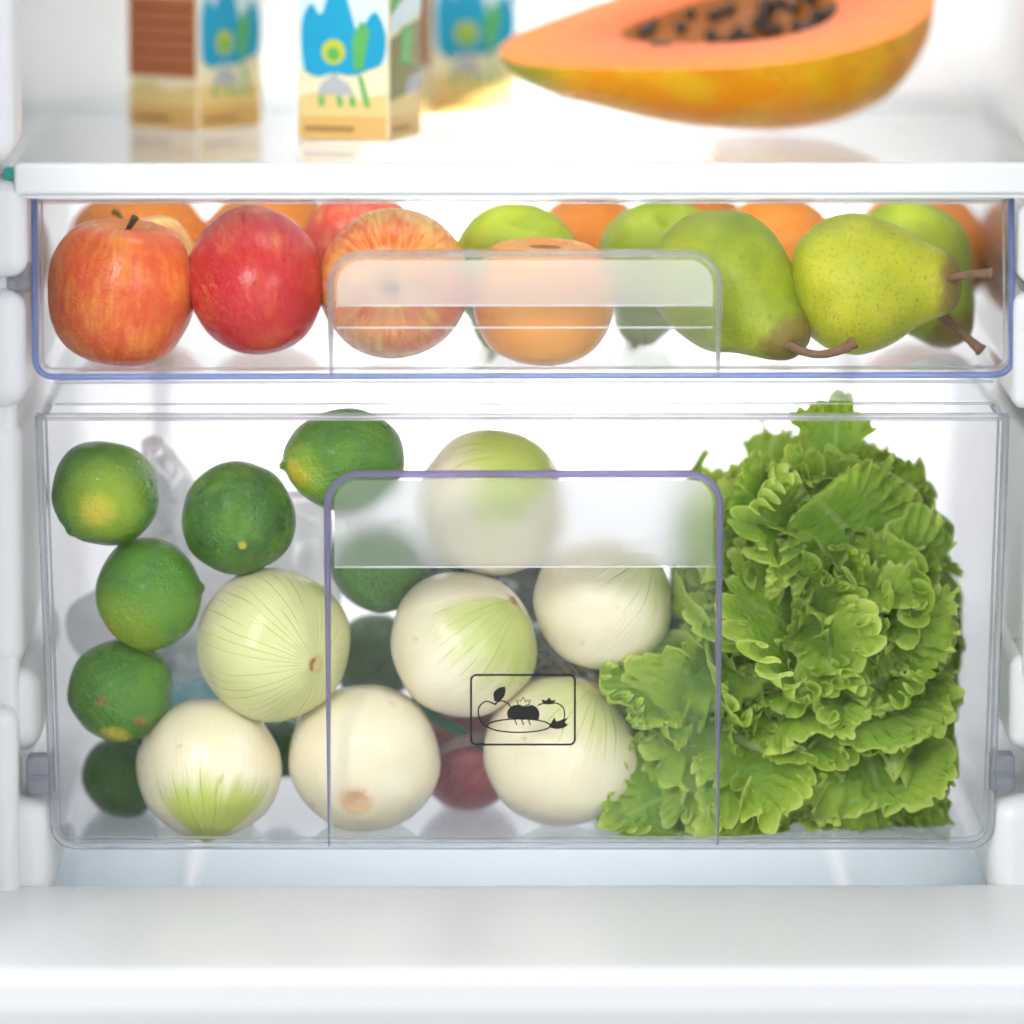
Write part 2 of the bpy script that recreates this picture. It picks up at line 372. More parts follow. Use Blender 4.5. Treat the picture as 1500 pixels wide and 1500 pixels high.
def make_drawer(name, tl, bl, br, tr, R, depth, rim_mat, hx, hy, band, line_y, haze_mat, frost_mat, top_rim_mat, edge_r, side_rim):
    root = empty(name, (0, 0, 0))
    path = u_path(px2(*tl), px2(*bl), px2(*br), px2(*tr), R*K)
    root.location = (0, 0.0, min(z for x, z in path))
    def adopt(o): o.location = Vector(o.location) - root.location; o.parent = root; return o
    TH = 0.0025
    adopt(extrude('front_panel', path, 0.0, TH, M_CLEAR))
    adopt(shell('tub', inset(path, 0.0012), 0.0022, TH+0.0006, depth, M_FLOORCLEAR, None))
    adopt(extrude('back_panel', inset(path, 0.0038), depth-0.006, depth-0.0035, M_CLEAR))
    # edge bead round the sides and bottom of the front
    adopt(tube('edge_bead', [(x, -0.0004, z) for x, z in inset(path, edge_r*0.6)], edge_r, rim_mat, None, 10, 0.8))
    inner = inset(path, 0.0048)
    adopt(tube('inner_bead', [(x, 0.0042, z) for x, z in inner[:len(inner)]], 0.0007, M_RIM_CLEAR, None, 8))
    # top rim: a rolled double lip
    a = px2(*tl); b = px2(*tr)
    N = 24
    adopt(tube('top_rim', [(a[0]+(b[0]-a[0])*i/N, -0.0002, a[1]+(b[1]-a[1])*i/N) for i in range(N+1)], 0.0010 if name.startswith('shallow') else 0.0016, top_rim_mat, None, 10, 1.0))
    adopt(tube('rim_lip', [(a[0]+0.003+(b[0]-a[0]-0.006)*i/N, 0.0052, a[1]-0.0022+(b[1]-a[1])*i/N) for i in range(N+1)], 0.0010, M_RIM_CLEAR, None, 8))
    for (q, sgn) in ((a, 1), (b, -1)):
        adopt(tube('side_rim', [(q[0]+sgn*side_rim, 0.004 + (depth-0.010)*i/8, q[1]) for i in range(9)], 0.0018, M_RIM_CLEAR, None, 8))
    # finger pull: a wedge standing proud at the top and running out at the bottom
    z1 = P(750, hy[0], 0).z; z0 = P(750, hy[1], 0).z; xa = P(hx[0], hy[0], 0).x; xb = P(hx[1], hy[0], 0).x
    r = 46*K; PR = 0.015
    slope = lambda z: -PR*max(0.0, min(1.0, (z-z0)/(z1-z0))) - 0.0030
    plate = [(xb, z0), (xb, z1-r)] + arc(xb-r, z1-r, r, 0, 90, 8)[1:] + arc(xa+r, z1-r, r, 90, 180, 8) + [(xa, z0)]
    h = adopt(extrude('handle', plate, 0.0, 0.0016, haze_mat, None, slope))
    side = [(xa, z0+(z1-r-z0)*i/14) for i in range(15)]
    top = arc(xa+r, z1-r, r, 180, 90, 8)[1:] + arc(xb-r, z1-r, r, 90, 0, 8)
    oth = [(xb, z) for x, z in side[::-1]][1:]
    rp = side + top + oth
    rad = []
    for i, (x, z) in enumerate(rp):
        t = max(0.0, min(1.0, (z-z0)/(z1-r-z0))); rad.append(0.00025 + 0.0017*t**0.75)
    hr = tube('handle_edge', [(x, slope(z)+0.004*((z-z0)/(z1-z0)), z) for x, z in rp], rad, top_rim_mat if name.startswith('shallow') else M_RIM_LILAC, h, 12, 2.2)
    # triangular cheeks joining the proud plate to the drawer front
    for x in (xa, xb):
        s = 1 if x == xa else -1
        v = [(x, -0.0002, z0), (x, -0.0002, z1-r*0.6), (x, slope(z1-r)+0.002, z1-r)]
        V = v + [(q[0]+s*0.0016, q[1], q[2]) for q in v]
        mesh_obj('handle_cheek', V, [[0, 1, 2], [5, 4, 3], [0, 3, 4, 1], [1, 4, 5, 2], [2, 5, 3, 0]], M_RIM_CLEAR, h)
    # frosted band behind the top of the pull
    zb1 = P(750, band[0], 0).z; zb0 = P(750, band[1], 0).z
    ins = 0.0035; rr = r - ins
    bp = [(xb-ins, zb0), (xb-ins, zb1-rr)] + arc(xb-ins-rr, zb1-rr, rr, 0, 90, 6)[1:] + arc(xa+ins+rr, zb1-rr, rr, 90, 180, 6) + [(xa+ins, zb0)]
    fb = extrude('frosted_band', bp, 0.0022, 0.0034, frost_mat, h, slope)
    fb.data.materials.append(M_CLEAR)
    for pl in fb.data.polygons: pl.material_index = 0 if pl.normal.y < -0.5 else 1      # only the outer face is textured
    for ly in line_y:
        zl = P(750, ly, 0).z
        tube('moulding_line', [(xa+ins+(xb-xa-2*ins)*i/6, slope(zl)+0.0018, zl) for i in range(7)], 0.00045, M_RIM_WHITE, h, 8)
    return root, h, slope
M_RIM_WHITE = mat_clear('white_moulding_line', (0.99, 0.99, 0.995), 0.7, 0.08, 0.1)

upper, h_up, _ = make_drawer('shallow_drawer', (47, 291), (49, 555), (1486, 552), (1484, 291), 34, 0.40, M_RIM_BLUE,
                             (484, 1053), (368, 552), (377, 444), (445, 478), M_HAZE_UP, M_FROST_UP, M_RIM_CLEAR, 0.0017, 0.0042)
tag(upper, 'shallow clear drawer of apples and pears under the glass shelf', 'drawer')
lower, h_lo, SL = make_drawer('crisper_drawer', (53, 609), (76, 1242), (1454, 1242), (1477, 609), 40, 0.40, M_RIM_CLEAR,
                              (480, 1053), (690, 1238), (698, 824), (826,), M_HAZE, M_FROST, M_RIM_CLEAR, 0.0021, 0.0045)
tag(lower, 'deep clear drawer of limes, onions and lettuce with printed symbol', 'drawer')
# underside rails of the shallow drawer, seen in the gap between the drawers
for py, Y, rr_ in ((560, 0.004, 0.0008), (592, 0.02, 0.0007)):
    a = P(80, py, Y); b = P(1455, py, Y)
    o = tube('underside_rail', [(a.x+(b.x-a.x)*i/8, Y, a.z) for i in range(9)], rr_, M_RIM_CLEAR, None, 8); child_of(o, upper)
a = P(90, 566, 0.012)
skirt = extrude('underside_skirt', [(P(70, 560, 0.012).x, P(70, 560, 0.012).z), (P(78, 588, 0.012).x, P(78, 588, 0.012).z), (P(1452, 588, 0.012).x, P(78, 588, 0.012).z), (P(1462, 560, 0.012).x, P(70, 560, 0.012).z)],
                0.012, 0.0140, mat_clear('skirt_plastic', (0.97, 0.975, 0.985), 0.10, 0.05, 0.08)); child_of(skirt, upper)
# lugs that stop the drawers on their rails
def lug(pxa, pxb, pya, pyb, parent, Y=-0.004):
    a = P(pxa, pya, Y); b = P(pxb, pyb, Y)
    o = rbox('stop_lug', a.x, b.x, Y, Y+0.020, b.z, a.z, 0.0016, M_LUG); child_of(o, parent)
    q = rbox('lug_rib', a.x+0.001, b.x-0.001, Y-0.0030, Y-0.0004, (a.z+b.z)/2-0.0012, (a.z+b.z)/2+0.0012, 0.0006, M_LUG); child_of(q, parent)
lug(38, 74, 1110, 1166, lower); lug(1452, 1487, 1107, 1160, lower)
lug(10, 44, 388, 428, upper, 0.0)

# printed produce symbol on the pull of the crisper
def symbol():
    bm = bmesh.new()
    def pt(px, py):
        p = P(px, py, -0.006); return Vector((p.x, SL(p.z)-0.0004, p.z))
    def stroke(pts, w=2.3, closed=False):
        q = [Vector((x, y)) for x, y in pts]; m = len(q); L_ = []
        for i in range(m):
            a = q[(i-1) % m] if closed else q[max(i-1, 0)]; b = q[(i+1) % m] if closed else q[min(i+1, m-1)]
            t = (b-a).normalized(); nn = Vector((-t.y, t.x))
            L_.append((bm.verts.new(pt(*(q[i]+nn*w/2))), bm.verts.new(pt(*(q[i]-nn*w/2)))))
        for i in range(m if closed else m-1):
            j = (i+1) % m; bm.faces.new([L_[i][0], L_[j][0], L_[j][1], L_[i][1]])
    def fill(pts): bm.faces.new([bm.verts.new(pt(*p)) for p in pts])
    def cr(pts, n=6, closed=False):
        if closed: pts = [pts[-1]] + pts + [pts[0], pts[1]]; c = catmull(pts, n); return c[n:-n-1][:-0 or None][:-1] if False else c[n:-n]
        return catmull(pts, n)
    r = 8
    rr = []
    for cx, cy_, a0 in ((834, 995, -90), (834, 1082, 0), (698, 1082, 90), (698, 995, 180)):
        rr += [(cx+r*math.cos(math.radians(a0+i*15)), cy_+r*math.sin(math.radians(a0+i*15))) for i in range(7)]
    stroke(rr, 3.0, True)
    stroke(cr([(724, 1030), (712, 1026), (702, 1034), (701, 1046), (706, 1058), (714, 1065)]), 2.0)           # apple, left side
    stroke(cr([(724, 1030), (734, 1025), (744, 1029), (747, 1034)]), 2.0)
    fill(cr([(724, 1026), (723, 1014), (731, 1006), (740, 1004)], 5) + cr([(740, 1004), (740, 1014), (736, 1022), (729, 1026)], 5)[1:])  # leaf
    stroke([(729, 1026), (725, 1032)], 1.8)
    fill(cr([(744, 1051), (743, 1042), (748, 1034), (757, 1031)], 5) + [(762, 1033), (768, 1034), (774, 1033)] + cr([(778, 1031), (786, 1035), (790, 1043), (789, 1053)], 5))  # dark tomato
    stroke([(759, 1031), (756, 1024), (762, 1026), (766, 1020), (770, 1026), (777, 1024), (774, 1031), (766, 1034)], 1.7, True)
    stroke(cr([(788, 1032), (796, 1029), (803, 1030)]), 1.8); stroke(cr([(803, 1030), (816, 1029), (825, 1036), (827, 1046), (825, 1054)]), 1.8)  # pepper
    fill([(795, 1029), (793, 1023), (800, 1025), (804, 1020), (808, 1025), (814, 1023), (811, 1029), (803, 1031)])
    stroke([(760+46*math.cos(a*math.pi/18), 1062+10*math.sin(a*math.pi/18)) for a in range(36)], 2.0, True)       # loaf
    for x in (754, 764, 774): stroke([(x, 1053), (x+3, 1061)], 1.8)
    fill(cr([(804, 1062), (809, 1055), (812, 1050)], 3) + [(815, 1056), (832, 1050), (827, 1057), (832, 1061)] + cr([(826, 1065), (816, 1067), (806, 1065)], 3))
    me = bpy.data.meshes.new('printed_symbol'); bm.to_mesh(me); bm.free(); me.materials.append(M_INK)
    o = link(bpy.data.objects.new('printed_symbol', me))
    o.parent = lower; o.location = -lower.location
    o['label'] = 'black printed outline of fruit and bread in a rounded frame'
symbol()

# ------------------------------------------------------------------ fruit: skins
def unit_dirs(m, co): return m.vmath('NORMALIZE', co)
def mat_apple(name, base, red, dark, seed, cover=0.5, rough=0.24, capw=0.85):
    m = NM(name); co = m.vmath('ADD', m.coord(), (0, 0, 0)); x, y, z = m.xyz(co)[0:3]
    rad = m.math('SQRT', m.math('ADD', m.math('MULTIPLY', x, x), m.math('MULTIPLY', y, y)))
    rd = m.math('MAXIMUM', rad, 0.03)
    ux = m.math('DIVIDE', x, rd); uy = m.math('DIVIDE', y, rd)
    sv = m.comb(m.math('ADD', ux, seed*3.1), m.math('ADD', uy, seed*1.7), m.math('MULTIPLY', z, 0.28))
    st = m.noise(sv, 9.0, 6, 0.68, 0.2)
    st2 = m.noise(m.comb(ux, uy, m.math('MULTIPLY', z, 0.6)), 26.0, 4, 0.7)
    bl = m.noise(m.vmath('ADD', co, (seed, seed*2, 0)), 1.5, 3)
    f = m.math('ADD', m.math('ADD', m.math('MULTIPLY', st, 0.75), m.math('MULTIPLY', st2, 0.55)), m.math('MULTIPLY', bl, 0.7))
    f = m.ss(f, 1.12-cover*0.62, 1.62-cover*0.62)
    cap = m.ss(m.math('ABSOLUTE', z), 0.62, 0.95)                    # yellow round stem and calyx
    f = m.math('MULTIPLY', f, m.math('SUBTRACT', 1.0, m.math('MULTIPLY', m.math('MULTIPLY', cap, m.ss(rad, 0.55, 0.15)), capw)))
    c = m.mix(f, base, red)
    c = m.mix(m.math('MULTIPLY', m.ss(m.noise(sv, 15.0, 5, 0.7), 0.52, 0.68), m.math('MULTIPLY', f, 0.65)), c, dark)
    sp = m.ss(m.voro(co, 17.0), 0.16, 0.05)
    c = m.mix(m.math('MULTIPLY', sp, 0.45), c, (0.85, 0.62, 0.33))
    bp = m.bump(m.noise(co, 22, 3), 0.08, 0.02)
    return m.done(m.pbsdf(c, rough, 0.38, bp, 0.12, (1, .4, .2), 0.06, 0.06))
def mat_pear(name, a, b, seed, dots=0.95):
    m = NM(name); co = m.coord(); z = m.xyz(co)[2]
    v = m.vmath('ADD', co, (seed*3.3, seed*1.1, seed*2.1))
    c = m.mix(m.ss(m.noise(v, 1.7, 4), 0.35, 0.65), a, b)
    c = m.mix(m.math('MULTIPLY', m.noise(v, 9.0, 5, 0.7), 0.45), c, tuple(q*0.72 for q in a))
    dv = m.vmath('ADD', v, m.vmath('SCALE', m.n('TexNoise').outputs['Color'], 0.0))
    d1 = m.math('MULTIPLY', m.ss(m.voro(dv, 16.0), 0.30, 0.14), m.ss(m.noise(v, 4.0, 2), 0.15, 0.42))
    d2 = m.math('MULTIPLY', m.ss(m.voro(v, 29.0), 0.30, 0.10), 0.7)
    c = m.mix(m.math('MULTIPLY', m.math('MAXIMUM', d1, d2), dots), c, (0.19, 0.18, 0.015))
    ru = m.math('MULTIPLY', m.ss(m.math('ADD', z, m.math('MULTIPLY', m.noise(v, 6.0, 4), 0.35)), 1.62, 1.85), 0.8)
    c = m.mix(ru, c, (0.20, 0.11, 0.03))
    sc = m.ss(m.math('ADD', m.voro(v, 2.6), m.math('MULTIPLY', m.noise(v, 20.0, 3), 0.12)), 0.17, 0.12)
    c = m.mix(m.math('MULTIPLY', sc, 0.6), c, (0.20, 0.13, 0.03))
    bp = m.bump(m.math('ADD', m.noise(v, 30, 3), m.math('MULTIPLY', d1, 0.4)), 0.14, 0.02)
    return m.done(m.pbsdf(c, 0.38, 0.3, bp, 0.12, (.6, 1, .2), 0.05))
def mat_citrus(name, a, b, seed, spots=(), pore=34.0, strength=0.45, rough=0.30, blotch=0.5):
    """spots: (dir, colour, inner, outer, weight) patches of ripe or scarred peel"""
    m = NM(name); co = m.coord(); v = m.vmath('ADD', co, (seed*2.3, seed*4.1, seed*1.9)); n = m.vmath('NORMALIZE', co)
    c = m.mix(m.math('MULTIPLY', m.ss(m.noise(v, 1.4, 4, 0.6), 0.35, 0.70), blotch), a, b)
    c = m.mix(m.math('MULTIPLY', m.ss(m.voro(v, pore), 0.32, 0.05), 0.22), c, tuple(min(1, q*1.9+0.01) for q in a))
    for d, col, i_, o_, w in spots:
        d = Vector(d).normalized(); dd = m.math('ADD', m.vmath('DOT_PRODUCT', n, tuple(d)), m.math('MULTIPLY', m.math('SUBTRACT', m.noise(v, 7.0, 4), 0.5), min(0.10, (i_-o_)*0.8)))
        c = m.mix(m.math('MULTIPLY', m.ss(dd, o_, i_), w), c, col)
    h = m.math('ADD', m.ss(m.voro(v, pore), 0.0, 0.5), m.math('MULTIPLY', m.noise(v, 9.0, 3), 0.45))
    return m.done(m.pbsdf(c, rough, 0.5, m.bump(h, strength, 0.03), 0.10, (.6, 1, .2), 0.05, 0.15))
def mat_onion(name, seed, green=0.7, lo=0.0, hi=0.75, sect=None, wid=0.3, root=True, nl=26):
    m = NM(name); co = m.coord(); x, y, z = m.xyz(co)[0:3]
    v = m.vmath('ADD', co, (seed*2.3, seed*4.1, seed*1.9))
    ang = m.math('ARCTAN2', y, x)
    rad = m.math('MAXIMUM', m.math('SQRT', m.math('ADD', m.math('MULTIPLY', x, x), m.math('MULTIPLY', y, y))), 0.02)
    ux = m.math('DIVIDE', x, rad); uy = m.math('DIVIDE', y, rad)
    sec = m.noise(m.comb(m.math('ADD', ux, seed), m.math('ADD', uy, seed*2), m.math('MULTIPLY', z, 0.25)), 0.85, 2)
    if sect is None: secm = m.ss(sec, -0.5, 0.1)
    else:
        sl_ = Vector((sect[0], sect[1])).normalized()
        dt = m.math('ADD', m.math('ADD', m.math('MULTIPLY', ux, sl_.x), m.math('MULTIPLY', uy, sl_.y)), m.math('MULTIPLY', m.math('SUBTRACT', m.noise(m.comb(ux, uy, seed), 3.0, 3), 0.5), 0.5))
        secm = m.ss(dt, wid-0.22, wid+0.28)
    latn = m.math('ADD', z, m.math('MULTIPLY', m.math('SUBTRACT', m.noise(m.comb(ux, uy, seed), 6.0, 3), 0.5), 0.5))
    lat = m.ss(latn, lo, hi)
    c = m.mix(m.ss(m.noise(v, 1.6, 4), 0.35, 0.7), (0.85, 0.77, 0.53), (0.89, 0.83, 0.64))
    c = m.mix(m.math('MULTIPLY', m.noise(m.comb(m.math('MULTIPLY', ux, 9.0), m.math('MULTIPLY', uy, 9.0), m.math('MULTIPLY', z, 1.1)), 2.0, 4), 0.22), c, (0.74, 0.62, 0.36))
    g = m.math('MULTIPLY', m.math('MULTIPLY', lat, secm), green)
    c = m.mix(g, c, (0.46, 0.55, 0.10))
    wob = m.math('MULTIPLY', m.noise(m.comb(m.math('MULTIPLY', ux, 2.0), m.math('MULTIPLY', uy, 2.0), m.math('MULTIPLY', z, 0.7)), 1.6, 2), 4.0)
    ln = m.math('ABSOLUTE', m.math('SINE', m.math('ADD', m.math('MULTIPLY', ang, nl/2.0), wob)))
    wdt = m.math('DIVIDE', 0.13, m.math('MAXIMUM', rad, 0.25))
    lm = m.ss(m.math('SUBTRACT', ln, m.math('MULTIPLY', wdt, 0.35)), 0.13, 0.0)
    brk = m.ss(m.noise(m.comb(m.math('MULTIPLY', ux, 5.0), m.math('MULTIPLY', uy, 5.0), m.math('MULTIPLY', z, 1.2)), 1.5, 3), 0.36, 0.56)
    lf = m.math('MULTIPLY', m.math('MULTIPLY', lm, brk), m.math('MULTIPLY', m.ss(latn, lo-0.10, hi-0.15), m.math('MAXIMUM', secm, 0.12)))
    c = m.mix(m.math('MULTIPLY', lf, 0.80), c, (0.28, 0.39, 0.04))
    if root:
        rt = m.ss(m.math('ADD', rad, m.math('MULTIPLY', m.noise(m.comb(m.math('MULTIPLY', ux, 8.0), m.math('MULTIPLY', uy, 8.0), 0.0), 2.0, 3), 0.22)), 0.42, 0.22)
        rt = m.math('MULTIPLY', rt, m.ss(z, -0.3, -0.6))
        c = m.mix(m.math('MULTIPLY', rt, 0.75), c, (0.70, 0.36, 0.14))
    bm_ = m.math('MULTIPLY', m.ss(m.math('ADD', m.voro(v, 1.7), m.math('MULTIPLY', m.noise(v, 9.0, 5, 0.7), 0.25)), 0.26, 0.20), m.ss(m.noise(v, 16.0, 4), 0.42, 0.62))
    c = m.mix(m.math('MULTIPLY', bm_, 0.5), c, (0.66, 0.42, 0.20))
    tp = m.math('MULTIPLY', m.ss(m.math('ADD', rad, m.math('MULTIPLY', m.noise(v, 14.0, 3), 0.08)), 0.22, 0.08), m.ss(z, 0.2, 0.6))
    c = m.mix(m.math('MULTIPLY', tp, 0.7), c, (0.62, 0.44, 0.18))
    bp = m.bump(m.math('ADD', m.math('MULTIPLY', lf, -0.5), m.noise(m.comb(m.math('MULTIPLY', ux, 12.0), m.math('MULTIPLY', uy, 12.0), z), 2.0, 3)), 0.10, 0.02)
    return m.done(m.pbsdf(c, 0.25, 0.45, bp, 0.25, (1, .8, .45), 0.08))

M_STEM = mat_plain('woody_stem', (0.21, 0.115, 0.065), 0.7, 0.2, 0.8, 900, 0.4)
M_STEM_G = mat_plain('green_brown_stem', (0.11, 0.09, 0.03), 0.7, 0.2, 0.8, 900, 0.4)
M_SCAR = mat_plain('corky_scar', (0.26, 0.16, 0.06), 0.8, 0.2, 0.8, 900, 0.4)
M_ROOT = mat_plain('onion_root', (0.55, 0.36, 0.15), 0.8, 0.2, 0.8, 900, 0.3)

# profiles, unit size, stem along +z
APPLE = catmull([(0.001, 0.66), (0.10, 0.70), (0.24, 0.85), (0.45, 0.93), (0.74, 0.80), (0.96, 0.40), (1.0, 0.02), (0.93, -0.40), (0.74, -0.74), (0.50, -0.91), (0.30, -0.93), (0.14, -0.84), (0.001, -0.80)])
ROUND_APPLE = catmull([(0.001, 0.70), (0.10, 0.74), (0.24, 0.86), (0.45, 0.92), (0.74, 0.76), (0.95, 0.38), (1.0, 0.0), (0.94, -0.38), (0.76, -0.70), (0.48, -0.92), (0.22, -0.985), (0.001, -0.99)])
PEAR = catmull([(0.001, -0.86), (0.12, -0.90), (0.35, -0.95), (0.66, -0.78), (0.90, -0.42), (1.0, 0.0), (0.95, 0.38), (0.80, 0.76), (0.62, 1.10), (0.49, 1.38), (0.40, 1.60), (0.28, 1.76), (0.12, 1.83), (0.001, 1.82)])
LIME = catmull([(0.001, 1.015), (0.06, 1.01), (0.14, 0.965), (0.40, 0.88), (0.72, 0.66), (0.94, 0.32), (1.0, 0.0), (0.95, -0.34), (0.74, -0.68), (0.42, -0.90), (0.16, -0.97), (0.05, -0.96), (0.001, -0.95)])
ORANGE = catmull([(0.001, 0.93), (0.10, 0.945), (0.35, 0.90), (0.70, 0.68), (0.93, 0.34), (1.0, 0.0), (0.93, -0.35), (0.70, -0.69), (0.36, -0.90), (0.12, -0.95), (0.001, -0.955)])
ONION = catmull([(0.001, 0.985), (0.08, 0.985), (0.16, 0.95), (0.40, 0.88), (0.72, 0.66), (0.94, 0.32), (1.0, 0.0), (0.94, -0.34), (0.73, -0.67), (0.42, -0.89), (0.20, -0.955), (0.12, -0.95), (0.001, -0.935)])
PERSIMMON = catmull([(0.001, 0.70), (0.10, 0.70), (0.24, 0.72), (0.45, 0.755), (0.74, 0.67), (0.95, 0.34), (1.0, 0.0), (0.95, -0.34), (0.75, -0.68), (0.42, -0.86), (0.15, -0.90), (0.001, -0.90)])

def orient(d, spin=0.0):
    q = Vector((0, 0, 1)).rotation_difference(Vector(d).normalized())
    return q @ Quaternion((0, 0, 1), spin)
def fruit(name, cat, label, px, py, r_px, Y, d, mat, prof, seed, spin=0.0, scale=(1, 1, 1), part='skin', group=None, lobes=0.0, wob=0.03, bend=None, zoff=0.0):
    """thing at its base; the body in unit size, scaled; returns (root, body, place(local point))"""
    c = P(px, py, Y); r = r_px*S(Y)
    root = empty(name, c - Vector((0, 0, r)))
    body = bpy.data.objects.new(part, lathe_mesh(part, prof, 64, wob, seed, lobes, 5, 1.6, bend))
    body.data.materials.append(mat); link(body, root)
    q = orient(d, spin)
    sc = Vector(scale)*r
    body.rotation_mode = 'QUATERNION'; body.rotation_quaternion = q; body.scale = sc
    body.location = Vector((0, 0, r)) + (q @ Vector((0, 0, -zoff*r)))
    tag(root, label, cat, group)
    def at(v):
        v = Vector(v); return body.location + q @ Vector((v.x*sc.x, v.y*sc.y, v.z*sc.z))
    return root, body, at
def world_to_local(d, v, spin=0.0): return orient(d, spin).inverted() @ Vector(v)
def stem(root, at, pts, rads, mat=M_STEM, name='stem'):
    pp = catmull([tuple(at(p)) for p in pts], 5); rr = []
    n = len(pp)
    for i in range(n):
        t = i/(n-1)*(len(rads)-1); k = min(int(t), len(rads)-2); rr.append((rads[k]*(1-(t-k)) + rads[k+1]*(t-k))*(1+0.10*math.sin(i*2.7)))
    return tube(name, pp, rr, mat, root, 8)
def stem_w(root, base_px, pts_px, Y, rads, mat=M_STEM):
    """stem through photo points at the given depths"""
    w = [tuple(P(a, b, y) - root.location) for a, b, y in pts_px]
    pp = catmull(w, 6); n = len(pp); rr = []
    for i in range(n):
        t = i/(n-1)*(len(rads)-1); k = min(int(t), len(rads)-2); rr.append((rads[k]*(1-(t-k)) + rads[k+1]*(t-k))*(1+0.08*math.sin(i*2.3)))
    return tube('stem', pp, rr, mat, root, 9)

# ---- apples
def calyx(root, at, z=-0.83):
    for k in range(5):
        a = k*1.257
        stem(root, at, [(0.02*math.cos(a), 0.02*math.sin(a), z-0.01), (0.07*math.cos(a), 0.07*math.sin(a), z-0.07), (0.05*math.cos(a+.3), 0.05*math.sin(a+.3), z-0.12)], [0.0012, 0.001, 0.0004], M_STEM_G, 'calyx_tip')
AP = [
 ('orange-red striped apple at the front left, short stem up', 177, 428, 108, 0.050, (0.06, -0.10, 1.0), ((0.86, 0.33, 0.05), (0.72, 0.095, 0.016), (0.58, 0.030, 0.010), 1.0, 0.80), (1, 1, 1.0)),
 ('deep red apple second from the left, against the drawer front', 374, 412, 99, 0.046, (-0.15, 0.80, 0.58), ((0.74, 0.20, 0.05), (0.55, 0.016, 0.018), (0.26, 0.004, 0.016), 2.0, 0.92, 0.20, 0.0), (1, 1, 1.10)),
 ('striped yellow and red apple with its calyx facing out, behind the shallow drawer pull', 577, 415, 110, 0.052, (0.03, 0.97, -0.12), ((0.86, 0.50, 0.10), (0.74, 0.12, 0.03), (0.58, 0.05, 0.02), 3.0, 0.66), (1, 1, 1.02)),
 ('yellowish apple with a thin stem, half hidden behind the front left apple', 212, 402, 84, 0.118, (-0.25, 0.0, 1.0), ((0.76, 0.50, 0.15), (0.62, 0.13, 0.04), (0.5, 0.05, 0.02), 4.0, 0.36), (1, 1, 1)),
 ('red apple peeking over the back between the red and the striped apples', 528, 374, 88, 0.132, (0.1, 0.3, 0.9), ((0.76, 0.30, 0.09), (0.58, 0.05, 0.03), (0.40, 0.02, 0.02), 5.0, 0.9), (1, 1, 1)),
]
for i, (lab, px, py, r, Y, d, mp, sc) in enumerate(AP):
    root, body, at = fruit('apple', 'apple', lab, px, py, r, Y, d, mat_apple('apple_skin', *mp), ROUND_APPLE if i == 1 else APPLE, i+1, i*1.3, sc, lobes=0.018)
    if i == 0: stem_w(root, None, [(178, 352, 0.055), (181, 344, 0.052), (190, 332, 0.048), (198, 318, 0.045)], 0, [0.0012, 0.0011, 0.0015, 0.0022], M_STEM_G)
    elif i == 3: stem_w(root, None, [(180, 336, 0.118), (180, 326, 0.115), (174, 314, 0.112), (166, 310, 0.11)], 0, [0.0012, 0.0011, 0.0013, 0.0018], M_STEM_G)
    else: stem(root, at, [(0, 0, 0.66), (0.02, 0.01, 0.85), (0.07, 0.02, 1.02)], [0.0012, 0.0011, 0.0018], M_STEM_G)
    if i != 1: calyx(root, at)

# ---- pears
g1, g2 = (0.28, 0.37, 0.010), (0.42, 0.49, 0.020)
y1_, y2_ = (0.46, 0.50, 0.012), (0.60, 0.59, 0.025)
def bender(k): return lambda v: Vector((v.x + k*max(v.z, 0)**2, v.y, v.z))
PE = [
 ('big yellow-green pear lying on its side, stem pointing right', 1248, 415, 104, 0.052, (0.92, -0.25, 0.02), (y1_, y2_, 1.0), 0.0, [(1360, 412, 0.036), (1385, 408, 0.028), (1425, 402, 0.022), (1456, 401, 0.020)]),
 ('green pear lying with its neck down beside the pull, curved stem', 1052, 405, 103, 0.058, (0.52, -0.50, -0.50), (g1, g2, 2.0), 0.03, [(1132, 490, 0.028), (1158, 507, 0.018), (1195, 519, 0.012), (1230, 513, 0.011), (1253, 500, 0.011)]),
 ('green pear at the far right behind the big yellow one, stem down', 1328, 380, 92, 0.128, (0.36, -0.42, -0.62), (g1, g2, 3.0), 0.02, [(1380, 462, 0.068), (1396, 476, 0.062), (1418, 496, 0.058), (1438, 514, 0.055)]),
 ('green pear behind the smooth orange persimmon at the middle of the drawer', 755, 385, 94, 0.130, (-0.15, 0.55, -0.75), (g1, g2, 4.0), 0.02, None),
 ('green pear in the back, left of the pear with the curved stem', 968, 380, 92, 0.135, (-0.15, 0.55, -0.72), (g1, (0.38, 0.45, 0.04), 5.0), 0.02, None),
]
for i, (lab, px, py, r, Y, d, mp, bk, st) in enumerate(PE):
    root, body, at = fruit('pear', 'pear', lab, px, py, r, Y, d, mat_pear('pear_skin', *mp), PEAR, i+11, i*0.9, (1, 1, 0.92 if i else 0.86), wob=0.06, bend=bender(bk))
    if st: stem_w(root, None, st, 0, [0.0036, 0.0025, 0.0021, 0.0024, 0.0036])
    else: stem(root, at, [(0, 0, 1.80), (0.03, 0, 1.98), (0.10, 0.02, 2.15)], [0.0020, 0.0016, 0.0024])

